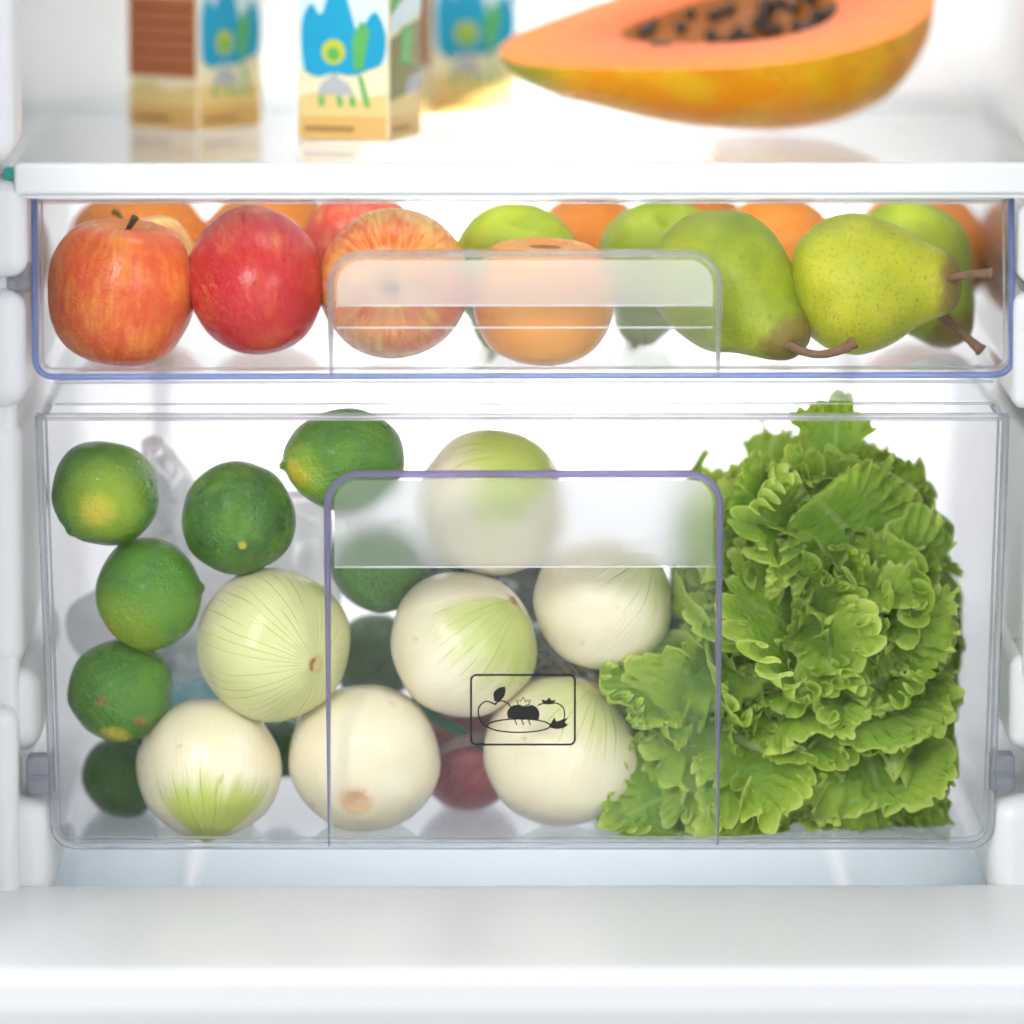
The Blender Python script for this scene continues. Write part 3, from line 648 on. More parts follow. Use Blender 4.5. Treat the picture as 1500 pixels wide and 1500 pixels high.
# ---- oranges and the smooth persimmon
or_a, or_b = (0.90, 0.25, 0.008), (0.92, 0.33, 0.015)
OR = [('orange in the back left corner above the striped apples', 207, 376, 112, 0.200, (0.4, 0.2, 0.6), 1),
      ('orange behind the deep red apple, second from the left', 398, 372, 106, 0.205, (0.2, 0.5, 0.8), 2),
      ('orange at the back between the two half hidden green pears', 866, 366, 90, 0.225, (0.2, 0.5, 0.8), 3),
      ('orange at the back peeking over the second hidden green pear', 1035, 358, 78, 0.225, (0.0, 0.5, 0.9), 4),
      ('orange at the back between the two large front pears', 1138, 372, 92, 0.168, (0.1, -0.3, 0.9), 5),
      ('orange in the back right corner behind the rightmost pear', 1346, 372, 102, 0.208, (0.1, 0.6, 0.9), 6)]
for lab, px, py, r, Y, d, sd in OR:
    root, body, at = fruit('orange', 'orange', lab, px, py, r, Y, d, mat_citrus('orange_peel', or_a, or_b, sd, (), 30.0, 0.40, 0.34), ORANGE, sd+20, sd, wob=0.02)
    stem(root, at, [(0, 0, 0.925), (0, 0, 0.955)], [0.0022, 0.0016], M_STEM_G, 'stem_button')
root, body, at = fruit('persimmon', 'persimmon', 'smooth orange persimmon with brown scar on top, behind the shallow pull', 796, 436, 104, 0.050, (0.03, -0.10, 1.0),
                       mat_citrus('persimmon_skin', (0.90, 0.32, 0.012), (0.93, 0.42, 0.03), 9, (((0, 0, 1), (0.80, 0.22, 0.02), 0.97, 0.80, 0.7),), 12.0, 0.05, 0.28), PERSIMMON, 31, 0, (1, 1, 1.02), wob=0.02)
sc_ = lathe_mesh('top_scar', [(0.001, 0.0), (0.15, 0.006), (0.26, 0.002), (0.33, -0.02)], 28, 0.2, 3, 0, 5, 6)
o = bpy.data.objects.new('top_scar', sc_); sc_.materials.append(mat_plain('tan_scar', (0.42, 0.20, 0.06), 0.7, 0.2, 0.6, 500, 0.5)); link(o, root); o.location = at((0, -0.06, 0.715)); o.scale = (0.038, 0.034, 0.030); o.rotation_euler = (0.06, 0.03, 0)

# ---- limes
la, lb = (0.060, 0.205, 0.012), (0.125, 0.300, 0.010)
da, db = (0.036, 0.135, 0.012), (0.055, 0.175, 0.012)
yel = (0.62, 0.55, 0.03); yg = (0.27, 0.42, 0.012); brn = (0.30, 0.16, 0.04)
LI = [
 ('lime with a large yellow patch, topmost on the left', 153, 723, 79, 0.040, (-0.62, -0.35, -0.68), la, lb, [((0.0, -0.95, -0.12), yg, 0.98, 0.45, 0.95), ((-0.10, -0.96, -0.20), yel, 0.995, 0.90, 0.9)], (1, 1, 1)),
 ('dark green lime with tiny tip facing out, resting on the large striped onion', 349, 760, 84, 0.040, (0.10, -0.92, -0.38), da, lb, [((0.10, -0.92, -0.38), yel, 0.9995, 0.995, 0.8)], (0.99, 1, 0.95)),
 ('lime with yellowish lower left side, middle of the left column', 219, 869, 83, 0.042, (0.75, -0.1, 0.1), la, lb, [((-0.55, -0.55, -0.65), yg, 0.98, 0.45, 0.8), ((-0.72, -0.4, -0.55), (0.50, 0.33, 0.03), 0.995, 0.96, 0.6)], (1, 1, 0.98)),
 ('lime with brown scars near its base, third down the left column', 178, 1013, 78, 0.058, (0.42, -0.75, -0.52), la, lb, [((-0.12, -0.60, -0.82), yel, 0.995, 0.93, 0.9), ((-0.35, -0.94, -0.05), brn, 0.998, 0.99, 0.7), ((0.40, -0.8, -0.5), brn, 0.998, 0.985, 0.6)], (1, 1, 0.98)),
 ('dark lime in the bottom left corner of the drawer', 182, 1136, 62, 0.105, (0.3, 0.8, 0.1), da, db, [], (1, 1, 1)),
 ('oval lime with a yellow end, at the drawer rim by the crisper pull', 502, 672, 75, 0.046, (-0.95, -0.12, -0.10), la, lb, [((-0.75, -0.62, -0.22), yg, 0.97, 0.72, 0.9), ((-0.75, -0.62, -0.22), yel, 0.99, 0.93, 0.9)], (0.98, 1, 1.22)),
 ('lime showing below the frosted band, above the middle onion', 556, 822, 74, 0.075, (0.2, 0.9, 0.3), la, db, [], (1, 1, 1)),
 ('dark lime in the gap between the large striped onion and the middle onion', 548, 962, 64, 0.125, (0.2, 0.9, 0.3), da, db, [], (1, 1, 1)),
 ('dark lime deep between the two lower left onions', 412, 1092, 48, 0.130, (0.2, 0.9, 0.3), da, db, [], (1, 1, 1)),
]
for i, (lab, px, py, r, Y, d, a, b, spots, sc) in enumerate(LI):
    sp = [(tuple(world_to_local(d, v, i*0.7)), c, i_, o_, w) for v, c, i_, o_, w in spots]
    root, body, at = fruit('lime', 'lime', lab, px, py, r, Y, d, mat_citrus('lime_peel', a, b, i+3.0, sp, 28.0, 0.42, 0.20, 0.75), LIME, i+41, i*0.7, sc, wob=0.055)
    stem(root, at, [(0, 0, 0.985), (0, 0, 1.02)], [0.0020, 0.0014], M_SCAR, 'stem_scar')

# ---- onions
ON = [
 ('large yellow-green striped onion with its neck facing out, left of the pull', 401, 945, 114, 0.044, (0.54, -0.82, -0.13), dict(seed=1.0, green=0.55, lo=-0.55, hi=0.35, nl=44, ws=None), 0.3),
 ('cream onion with green striped base, lowest on the left', 306, 1127, 109, 0.054, (-0.02, -0.36, -0.95), dict(seed=2.0, green=0.95, lo=0.15, hi=0.62, nl=24, ws=(0.15, -1, 0.1), wid=0.45), 0.9),
 ('cream onion with an orange root spot, at the left edge of the pull', 535, 1109, 111, 0.054, (0.12, 0.83, 0.50), dict(seed=3.0, green=0.5, lo=0.2, hi=0.8, ws=(0, 1, 0)), 0.2),
 ('middle onion with green lines fanning from its upper right neck', 679, 943, 110, 0.050, (0.68, -0.36, 0.63), dict(seed=4.0, green=0.85, lo=-0.10, hi=0.75, nl=34, ws=(0.1, -0.7, -0.8), wid=0.15), 3.6),
 ('cream onion behind the printed symbol, beside the lettuce', 822, 1100, 116, 0.054, (0.42, -0.15, 0.86), dict(seed=5.0, green=0.6, lo=0.25, hi=0.9, ws=(-0.2, -1, -0.2), wid=0.0), 2.2),
 ('cream onion touching the upper left of the lettuce, below the frosted band', 884, 880, 107, 0.056, (0.66, -0.22, 0.66), dict(seed=6.0, green=0.55, lo=0.25, hi=0.95, ws=(0.3, -0.8, -0.6), wid=0.1), 1.1),
 ('topmost onion with a green patch, blurred by the frosted band', 722, 735, 108, 0.062, (0.85, -0.35, 0.42), dict(seed=7.0, green=0.95, lo=-0.15, hi=0.5, nl=30, ws=(-0.5, -0.5, 0.8), wid=0.2), 2.6),
]
for i, (lab, px, py, r, Y, d, kw, spin) in enumerate(ON):
    ws = kw.pop('ws'); kw['sect'] = None if ws is None else tuple(world_to_local(d, ws, spin))
    root, body, at = fruit('onion', 'onion', lab, px, py, r, Y, d, mat_onion('onion_skin', **kw), ONION, i+61, spin, (1, 1 - 0.03*(i % 2), 1 - 0.02*(i % 3)), wob=0.045)
    neck = lathe_mesh('neck', [(0.10, 0.95), (0.085, 0.985), (0.06, 0.995), (0.03, 0.985), (0.001, 0.975)], 18, 0.06, i, 0.03, 5, 9)
    neck.materials.append(M_ROOT); o = bpy.data.objects.new('neck', neck); link(o, root)
    o.rotation_mode = 'QUATERNION'; o.rotation_quaternion = body.rotation_quaternion; o.scale = body.scale; o.location = body.location

# ------------------------------------------------------------------ lettuce
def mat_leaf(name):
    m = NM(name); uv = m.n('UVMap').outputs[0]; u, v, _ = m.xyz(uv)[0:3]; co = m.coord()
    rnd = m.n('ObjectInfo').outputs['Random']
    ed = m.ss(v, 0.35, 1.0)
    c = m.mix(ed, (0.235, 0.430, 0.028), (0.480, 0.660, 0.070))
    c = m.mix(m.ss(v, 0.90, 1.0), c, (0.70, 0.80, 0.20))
    c = m.mix(m.ss(m.noise(co, 40, 4), 0.35, 0.75), c, m.mix(1.0, c, (0.72, 0.82, 0.7), 'MULTIPLY'))
    c = m.mix(m.math('MULTIPLY', rnd, 0.35), c, m.mix(1.0, c, (0.60, 0.75, 0.75), 'MULTIPLY'))
    au = m.math('ABSOLUTE', u)
    rib = m.ss(m.math('MULTIPLY', au, v), 0.05, 0.015)
    rib = m.math('MULTIPLY', rib, m.ss(v, 0.95, 0.5))
    vv = m.math('ABSOLUTE', m.math('SINE', m.math('ADD', m.math('MULTIPLY', u, 8.0), m.math('MULTIPLY', m.noise(uv, 5.0, 3), 3.0))))
    vein = m.math('MULTIPLY', m.ss(vv, 0.12, 0.0), 0.24)
    c = m.mix(m.math('MAXIMUM', m.math('MULTIPLY', rib, 0.50), vein), c, (0.42, 0.55, 0.16))
    h = m.math('ADD', m.math('ADD', m.math('MULTIPLY', m.noise(co, 170, 4, 0.6), 1.6), m.math('MULTIPLY', vein, 1.2)), m.math('MULTIPLY', m.voro(co, 220), 0.8))
    bp = m.bump(h, 0.55, 0.003)
    pb = m.pbsdf(c, 0.46, 0.35, bp)
    tr = m.n('BsdfTranslucent'); m.L(m.mix(1.0, c, (1.25, 1.2, 0.6), 'MULTIPLY'), tr.inputs['Color'])
    return m.done(m.mixs(0.42, pb, tr.outputs[0]))
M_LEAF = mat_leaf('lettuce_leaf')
WALL_R_TOP = P(1465, 640, 0.02).x; WALL_R_BOT = P(1440, 1200, 0.02).x
Z_FLOOR = P(750, 1236, 0.004).z
def leaf_mesh(rs, base, grow, face, R, spread, n1, n2, curl, amp):
    nr, nt = 18, 420
    th = np.linspace(-spread, spread, nt)[None, :]; r = np.linspace(0.04, 1.0, nr)[:, None]
    p1, p2, p3, p4 = rs.uniform(0, 6.28, 4)
    ph1 = n1*th + p1 + 0.9*np.sin(2.3*th + p3)
    ph2 = n2*th + p2 + 1.1*np.sin(3.1*th + p4) + 0.8*np.sin(5.3*th+p1)
    ph3 = 2.3*n2*th + p3 + 1.3*np.sin(4.3*th + p2)
    sm = np.clip((r-0.18)/0.82, 0, 1)
    mod = 0.62 + 0.38*np.sin(2.1*th + p4); mod3 = 0.5 + 0.5*np.sin(3.7*th + p1)
    A1 = R*amp*0.50*np.clip((r-0.25)/0.75, 0, 1)**1.6*(0.6+0.4*np.sin(1.3*th+p3)); A2 = R*amp*0.54*np.clip((r-0.56)/0.44, 0, 1)**1.25*mod; A3 = R*amp*0.30*np.clip((r-0.72)/0.28, 0, 1)**1.2*mod3
    thp = th + (A1*0.30*np.cos(ph1+0.7) + A2*0.75*np.cos(ph2+0.5) + A3*0.8*np.cos(ph3))/R
    rho = R*(0.84 + 0.16*np.cos(th*0.8))*(1 + 0.13*np.sin(2.3*th + p2) + 0.09*np.sin(4.1*th+p3) + 0.05*np.sin(7.3*th+p4))
    # the rim of the leaf turns up or down, so that the ruffles stand out sideways
    B = rs.choice((-1, 1, 1))*rs.uniform(0.9, 1.9)
    phi = B*(0.65 + 0.45*np.sin(1.7*th + p2))*np.clip((r-0.45)/0.55, 0, 1)**1.3
    dr = np.gradient(r[:, 0])[:, None]
    rad_ = np.cumsum(np.cos(phi)*dr, 0); hgt = np.cumsum(np.sin(phi)*dr, 0)
    tooth = 1 + 0.028*np.clip((r-0.85)/0.15, 0, 1)**2*(np.sin(43*th+p1) + np.sin(71*th+p2))
    D = A1*np.sin(ph1) + A2*np.sin(ph2) + A3*np.sin(ph3)
    rr = rho*rad_*tooth - D*np.sin(phi)*0.9
    X = rr*np.sin(thp); Yg = rr*np.cos(thp)
    Zn = rho*hgt + D*np.cos(phi) + R*0.07*(np.sin(4*X/R + p1)*np.sin(5*Yg/R + p3) + 0.5*np.sin(9*X/R + p2)*np.sin(8*Yg/R + p4))*r
    bend = curl*(Yg/R)                                                          # roll over along its length
    kk = curl/R + 1e-6
    Yb = np.sin(kk*Yg)/kk; Zb = (1-np.cos(kk*Yg))/kk
    Yl = Yb - Zn*np.sin(kk*Yg)*1.0; Zl = -Zb + Zn*np.cos(kk*Yg)
    g = np.array(grow); f = np.array(face); s = np.cross(g, f)
    pts = np.array(base)[None, None, :] + X[..., None]*s + Yl[..., None]*g + Zl[..., None]*f
    # pressed against the drawer: front panel, right wall, floor
    def push(val, lim, soft=0.004):
        q = (val-lim)/soft
        return lim + soft*np.where(q > 30, q, np.log1p(np.exp(np.clip(q, -60, 30))))
    hsh = 0.0025*np.abs(np.sin(37*th+p1))*np.ones_like(r)
    pts[..., 1] = push(pts[..., 1], 0.0060)
    pts[..., 2] = push(pts[..., 2], Z_FLOOR+0.001, 0.002)
    t = np.clip((pts[..., 2]-Z_FLOOR)/0.2, 0, 1); wall = WALL_R_BOT + (WALL_R_TOP-WALL_R_BOT)*t - 0.004 - 0.008*np.abs(np.sin(7*th + p3))*r
    pts[..., 0] = wall - (push(wall - pts[..., 0], 0.0, 0.005))
    # the head leans against the onions on its left
    zl = np.array([P(900, y_, 0.05).z for y_ in (1230, 1060, 960, 880, 760, 640)]); xl = np.array([P(x_, 900, 0.05).x for x_ in (868, 888, 862, 985, 990, 1060)])
    lim = np.interp(pts[..., 2], zl, xl)
    pts[..., 0] = lim + push(pts[..., 0]-lim, 0.0, 0.005)
    zr = np.array([P(1300, y_, 0.06).z for y_ in (1230, 860, 790, 720, 660, 600)]); xr = np.array([P(x_, 900, 0.06).x for x_ in (1428, 1426, 1398, 1362, 1326, 1268)])
    lim = np.interp(pts[..., 2], zr, xr) + 0.006*np.sin(9*th + p1)*r + 0.003
    pts[..., 0] = lim - push(lim - pts[..., 0], 0.0, 0.008)
    V = pts.reshape(-1, 3)
    i = np.arange(nr-1)[:, None]*nt + np.arange(nt-1)[None, :]
    F = np.stack([i, i+1, i+nt+1, i+nt], -1).reshape(-1, 4)
    me = bpy.data.meshes.new('leaf')
    me.from_pydata(V.tolist(), [], F.tolist())
    uvl = me.uv_layers.new(name='UVMap')
    UV = np.stack([np.broadcast_to(th, (nr, nt)), np.broadcast_to(r, (nr, nt))], -1).reshape(-1, 2)
    uvl.data.foreach_set('uv', UV[F.reshape(-1)].astype(np.float32).ravel())
    me.update(); me.shade_smooth(); me.materials.append(M_LEAF)
    return me
def point_in(poly, x, y):
    c = False; j = len(poly)-1
    for i in range(len(poly)):
        xi, yi = poly[i]; xj, yj = poly[j]
        if (yi > y) != (yj > y) and x < (xj-xi)*(y-yi)/(yj-yi)+xi: c = not c
        j = i
    return c
SIL = [(1205, 640), (1255, 636), (1280, 660), (1315, 690), (1340, 740), (1362, 790), (1392, 850), (1402, 1000), (1398, 1100), (1375, 1185), (1335, 1222), (1100, 1225), (950, 1222), (900, 1200), (935, 1130), (905, 1060), (885, 1000), (955, 960), (1000, 890), (1005, 830), (1030, 760), (1060, 715), (1095, 705), (1125, 670), (1180, 650)]
def lettuce():
    rs = np.random.RandomState(11); rnd = random.Random(5)
    root = empty('lettuce', P(1190, 1215, 0.10)); root.location.z = Z_FLOOR
    core = (1185, 1010)
    spots = []
    def add(x, y, dx, dy, Y, R, toward, curl, amp=0.17, spread=2.45):
        spots.append((x, y, dx, dy, Y, R, toward, curl, amp, spread))
    # outline leaves: grow outwards from the heart, frill at the silhouette
    per = []
    for a, b in zip(SIL, SIL[1:]+SIL[:1]):
        L = math.hypot(b[0]-a[0], b[1]-a[1]); n = max(1, int(L/62))
        for i in range(n): per.append((a[0]+(b[0]-a[0])*i/n, a[1]+(b[1]-a[1])*i/n))
    for x, y in per:
        dx, dy = x-core[0], y-core[1]; L = math.hypot(dx, dy)
        add(x-dx/L*38, y-dy/L*38, dx/L, dy/L, 0.080 + rnd.uniform(-0.02, 0.02), rnd.uniform(.030, .042), rnd.uniform(0.0, 0.6), rnd.uniform(0.2, 0.7), rnd.uniform(.20, .28))
    # body leaves over the front
    tries = 0; body = []
    while len(body) < 76 and tries < 5000:
        tries += 1
        x, y = rnd.uniform(900, 1372), rnd.uniform(640, 1215)
        if point_in([(core[0]+(a-core[0])*.88, core[1]+(b-core[1])*.88) for a, b in SIL], x, y) and all(math.hypot(x-a, y-b) > 49 for a, b in body): body.append((x, y))
    for x, y in body:
        dx, dy = x-core[0], y-core[1]; L = math.hypot(dx, dy)+1e-3
        w = min(1, L/220); an = rnd.uniform(0, 6.28)
        ex, ey = dx/L*w + math.cos(an)*(1.1-w), dy/L*w + math.sin(an)*(1.1-w); el = math.hypot(ex, ey)+1e-3
        Y = 0.026 + 0.040*(L/300)**2 + rnd.uniform(0, 0.022)
        add(x, y, ex/el, ey/el, Y, rnd.uniform(.034, .052), rnd.choice((rnd.uniform(0.1, 0.6), rnd.uniform(0.7, 2.2))), rnd.choice((rnd.uniform(0.2, 1.2), rnd.uniform(-1.0, -0.3))), rnd.uniform(.24, .36))
    # inner filling
    for k in range(22):
        while True:
            x, y = rnd.uniform(930, 1400), rnd.uniform(680, 1200)
            if point_in(SIL, x, y): break
        an = rnd.uniform(0, 6.28)
        add(x, y, math.cos(an)*.6, -0.5+math.sin(an)*.5, 0.10, .055, 0.1, 0.4, 0.14)
    # the single tall leaf tip that pokes above the rim, and big pale leaves at the lower left and right front
    add(1226, 622, 0.06, -1, 0.055, .036, 0.05, 0.10, .20, 0.85)
    add(1200, 735, -0.65, -0.7, 0.036, .050, 0.5, -0.7, .26)
    add(1110, 870, -0.6, -0.75, 0.032, .060, 0.5, 0.6, .22)
    add(1330, 900, 0.5, -0.3, 0.036, .038, 0.45, 0.5, .26)
    add(1085, 715, -0.7, -0.6, 0.055, .030, 0.4, -0.5, .30)
    add(1120, 760, -0.6, -0.4, 0.040, .032, 0.8, 0.6, .32)
    add(1345, 800, 0.6, -0.6, 0.055, .032, 0.7, 0.6, .32)
    add(1360, 960, 0.8, 0.1, 0.045, .032, 0.9, 0.6, .32)
    add(1340, 1080, 0.7, 0.4, 0.040, .034, 0.9, -0.5, .32)
    add(985, 1060, -0.9, 0.15, 0.032, .060, 0.4, 0.5, .20)
    add(905, 1190, -0.9, 0.2, 0.028, .034, 0.6, 0.4, .28)
    add(905, 1000, -0.9, -0.2, 0.030, .034, 0.4, 0.4, .26)
    add(1375, 1010, 0.9, 0.0, 0.050, .034, 0.7, 0.5, .30)
    add(1365, 1130, 0.8, 0.4, 0.045, .034, 0.7, 0.5, .30)
    add(925, 1015, -0.8, -0.3, 0.030, .036, 0.4, 0.5, .24)
    add(935, 1185, -0.8, 0.3, 0.030, .036, 0.5, 0.4, .26)
    add(1035, 900, -0.8, -0.5, 0.060, .032, 0.3, 0.4, .26)
    add(1070, 770, -0.6, -0.7, 0.070, .030, 0.3, 0.4, .26)
    add(1010, 1150, -0.7, 0.6, 0.032, .055, 0.4, 0.5, .20)
    add(1150, 1150, 0.2, 0.9, 0.032, .055, 0.4, 0.5, .20)
    add(1290, 1150, 0.4, 0.9, 0.032, .055, 0.4, 0.5, .20)
    for x, y, dx, dy, Y, R, tw, curl, amp, spread in spots:
        tip = P(x, y, Y)
        g = Vector((dx, -tw, -dy)).normalized()
        up = Vector((rnd.uniform(-.6, .6), -1.0, 0.5 + rnd.uniform(-.6, .6)))
        f = (up - g*up.dot(g)).normalized()
        base = tip - g*R*0.55
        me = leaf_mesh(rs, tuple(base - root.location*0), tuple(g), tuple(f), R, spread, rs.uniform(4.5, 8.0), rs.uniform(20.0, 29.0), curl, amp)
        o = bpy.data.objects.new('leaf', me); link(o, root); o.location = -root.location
    # pale fleshy ribs low in the head
    def rib(pts, rad):
        pp = catmull([tuple(P(*q) - root.location) for q in pts], 6); n = len(pp)
        tube('rib', pp, [rad*(0.5+0.5*math.sin(math.pi*min(1, 0.15+i/n))) for i in range(n)], M_RIB, root, 10, 0.7)
    M_RIB = mat_plain('lettuce_rib', (0.30, 0.42, 0.14), 0.35, 0.5, 0.4, 300, 0.2)
    rib([(1060, 1078, 0.050), (1120, 1098, 0.042), (1180, 1140, 0.040), (1250, 1165, 0.050)], 0.0045)
    tag(root, 'head of frilly green leaf lettuce filling the right of the crisper', 'lettuce')
lettuce()

# ------------------------------------------------------------------ bags and packs behind the vegetables
def mat_film(name, tint, haze, base=0.10):
    m = NM(name); co = m.coord()
    lw = m.n('LayerWeight'); lw.inputs['Blend'].default_value = 0.5
    f = m.math('MULTIPLY_ADD', m.math('POWER', lw.outputs['Facing'], 3.0), 0.75, base, True)
    g = m.n('BsdfGlossy'); g.inputs['Roughness'].default_value = 0.12
    m.L(m.bump(m.noise(co, 90, 4), 0.5, 0.002), g.inputs['Normal'])
    d = m.mixs(0.4, m.sh('Diffuse', tint), m.sh('Translucent', tint))
    a = m.mixs(haze, m.sh('Transparent', tuple(min(1, t**0.5) for t in tint)), d)
    return m.done(m.mixs(f, a, g.outputs[0]))
def crumple(name, label, poly_px, Y, amp, mat, seed, nx=56, ny=56, thick=0.030):
    """closed crumpled pouch: front and back sheets that meet along the outline"""
    xs = [p[0] for p in poly_px]; ys = [p[1] for p in poly_px]
    cx, cy_ = sum(xs)/len(xs), sum(ys)/len(ys)
    out = catmull(poly_px + [poly_px[0]], 8)[:-1]; n = len(out); rings = 18
    root0 = P(cx, max(ys), Y); V = []; F = []
    for sgn in (-1, 1):
        for k in range(rings+1):
            t = k/rings
            for x, y in out:
                q = P(cx+(x-cx)*t, cy_+(y-cy_)*t, Y)
                prof_ = math.sqrt(max(0, 1-t**3))
                v = Vector((q.x, q.z, sgn*3.0))
                d = abs(nz((q.x, sgn*0.4, q.z), 26, seed))*1.3 + abs(nz((q.x, sgn*0.4, q.z), 60, seed+3))*0.8 + abs(nz((q.x, 0, q.z), 130, seed+5))*0.4
                V.append(Vector((q.x + 0.004*t*nz((q.x, q.z, 0), 60, seed), Y + sgn*(thick*0.5*prof_ + amp*(d-0.5)*min(1, prof_*2)), q.z + 0.004*t*nz((q.z, q.x, 4), 60, seed))) - root0)
    m0 = (rings+1)*n
    for s in (0, 1):
        for k in range(rings):
            for i in range(n):
                j = (i+1) % n; F.append([s*m0+k*n+i, s*m0+k*n+j, s*m0+(k+1)*n+j, s*m0+(k+1)*n+i])
    o = mesh_obj(name, V, F, mat, None, True); o.location = root0
    return tag(o, label, 'bag')
FILM_W = mat_film('white_clear_film', (0.95, 0.95, 0.965), 0.40, 0.22)
FILM_T = mat_film('teal_clear_film', (0.30, 0.52, 0.55), 0.25, 0.16)
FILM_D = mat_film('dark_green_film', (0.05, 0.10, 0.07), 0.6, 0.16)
crumple('plastic_bag', 'crumpled clear plastic bag behind the limes on the left', [(205, 648), (232, 636), (262, 668), (300, 720), (420, 720), (486, 740), (492, 900), (420, 960), (250, 1000), (120, 960), (105, 890), (190, 800)], 0.118, 0.014, FILM_W, 1)
crumple('plastic_bag', 'pale teal plastic bag showing between the limes and lower left onions', [(236, 930), (300, 940), (330, 1010), (330, 1090), (250, 1090), (225, 1010)], 0.140, 0.010, FILM_T, 2)
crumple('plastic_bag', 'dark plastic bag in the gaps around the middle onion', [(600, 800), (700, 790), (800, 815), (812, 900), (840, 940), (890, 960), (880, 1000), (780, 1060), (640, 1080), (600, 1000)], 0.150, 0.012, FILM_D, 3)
crumple('plastic_bag', 'blue-green clear bag end just above the printed symbol', [(778, 905), (815, 930), (860, 975), (872, 1006), (820, 1012), (780, 985)], 0.100, 0.008, FILM_T, 4)
# netting gathered to a neck
def netting():
    M_NET = mat_plain('brown_netting', (0.30, 0.21, 0.08), 0.6, 0.3, 0.3, 500, 0.4)
    root = empty('netting', P(870, 1000, 0.085))
    a = [Vector(P(*q)) for q in ((770, 955, 0.090), (812, 962, 0.080), (850, 985, 0.076), (885, 1005, 0.078))]
    for k in range(14):
        ph = k*2*math.pi/14; hd = 1 if k % 2 else -1
        pts = []
        for i in range(25):
            t = i/24; c = Vector(catmull([tuple(v) for v in a], 8)[i]); rr = 0.0095*(1-t)+0.0028
            an = ph + hd*t*4.0
            pts.append(c + Vector((0.2*math.cos(an)*rr, math.cos(an)*rr, math.sin(an)*rr)) - root.location)
        tube('strand', pts, 0.00042, M_NET, root, 5)
    tag(root, 'twisted brown netting by the upper right of the printed symbol', 'netting')
netting()
# dark red vegetable in the gap between the two lower onions
m_ = NM('dark_red_skin'); co_ = m_.coord()
c_ = m_.mix(m_.ss(m_.noise(m_.vmath('MULTIPLY', co_, (1, 1, 4)), 5.0, 5, 0.6), 0.35, 0.7), (0.34, 0.055, 0.075), (0.46, 0.12, 0.14))
M_RED = m_.done(m_.pbsdf(c_, 0.4, 0.45, m_.bump(m_.noise(co_, 14, 4), 0.2, 0.03)))
root, body, at = fruit('beetroot', 'beetroot', 'dark red root vegetable in the gap between the lower onions', 688, 1108, 80, 0.120, (-0.5, 0.2, 0.8), M_RED, LIME, 91, 0.4, (1, 1, 1))
stem(root, at, [(0, 0, 1.05), (0.1, 0.0, 1.25), (0.3, 0, 1.4)], [0.004, 0.003, 0.002], mat_plain('dark_green_stalk', (0.02, 0.10, 0.05), 0.5, 0.3, 0.2, 300, 0.3), 'stalk')
def strap():
    M_ = mat_plain('grey_brown_tape', (0.22, 0.16, 0.14), 0.5, 0.3, 0.3, 300, 0.3); G_ = mat_plain('dark_green_band', (0.012, 0.13, 0.055), 0.45, 0.4, 0.2, 300, 0.3)
    for nm, mt, pts, lab in (('paper_band', M_, [(610, 1120, 0.090), (660, 1092, 0.084), (710, 1078, 0.082), (760, 1070, 0.090)], 'brown paper band wrapped across the dark red vegetable'),
                        ('green_band', G_, [(600, 1030, 0.095), (650, 1058, 0.088), (690, 1082, 0.084), (730, 1105, 0.090)], 'dark green band crossing behind the middle onion')):
        pp = catmull(pts, 8); w = 9; V = []; F = []
        o0 = P(*pts[1])
        for k, q in enumerate(pp):
            for dy_, dd in ((-w, 0), (w, 0), (w, 0.0012), (-w, 0.0012)): V.append(P(q[0], q[1]+dy_, q[2]+dd) - o0)
        for k in range(len(pp)-1):
            for e in range(4): F.append([k*4+e, k*4+(e+1) % 4, (k+1)*4+(e+1) % 4, (k+1)*4+e])
        F += [[0, 1, 2, 3], [len(pp)*4-1-i for i in range(4)]]
        o = mesh_obj(nm, V, F, mt, None, True); o.location = o0; o.data.set_sharp_from_angle(angle=0.6)
        tag(o, lab, 'band')
strap()

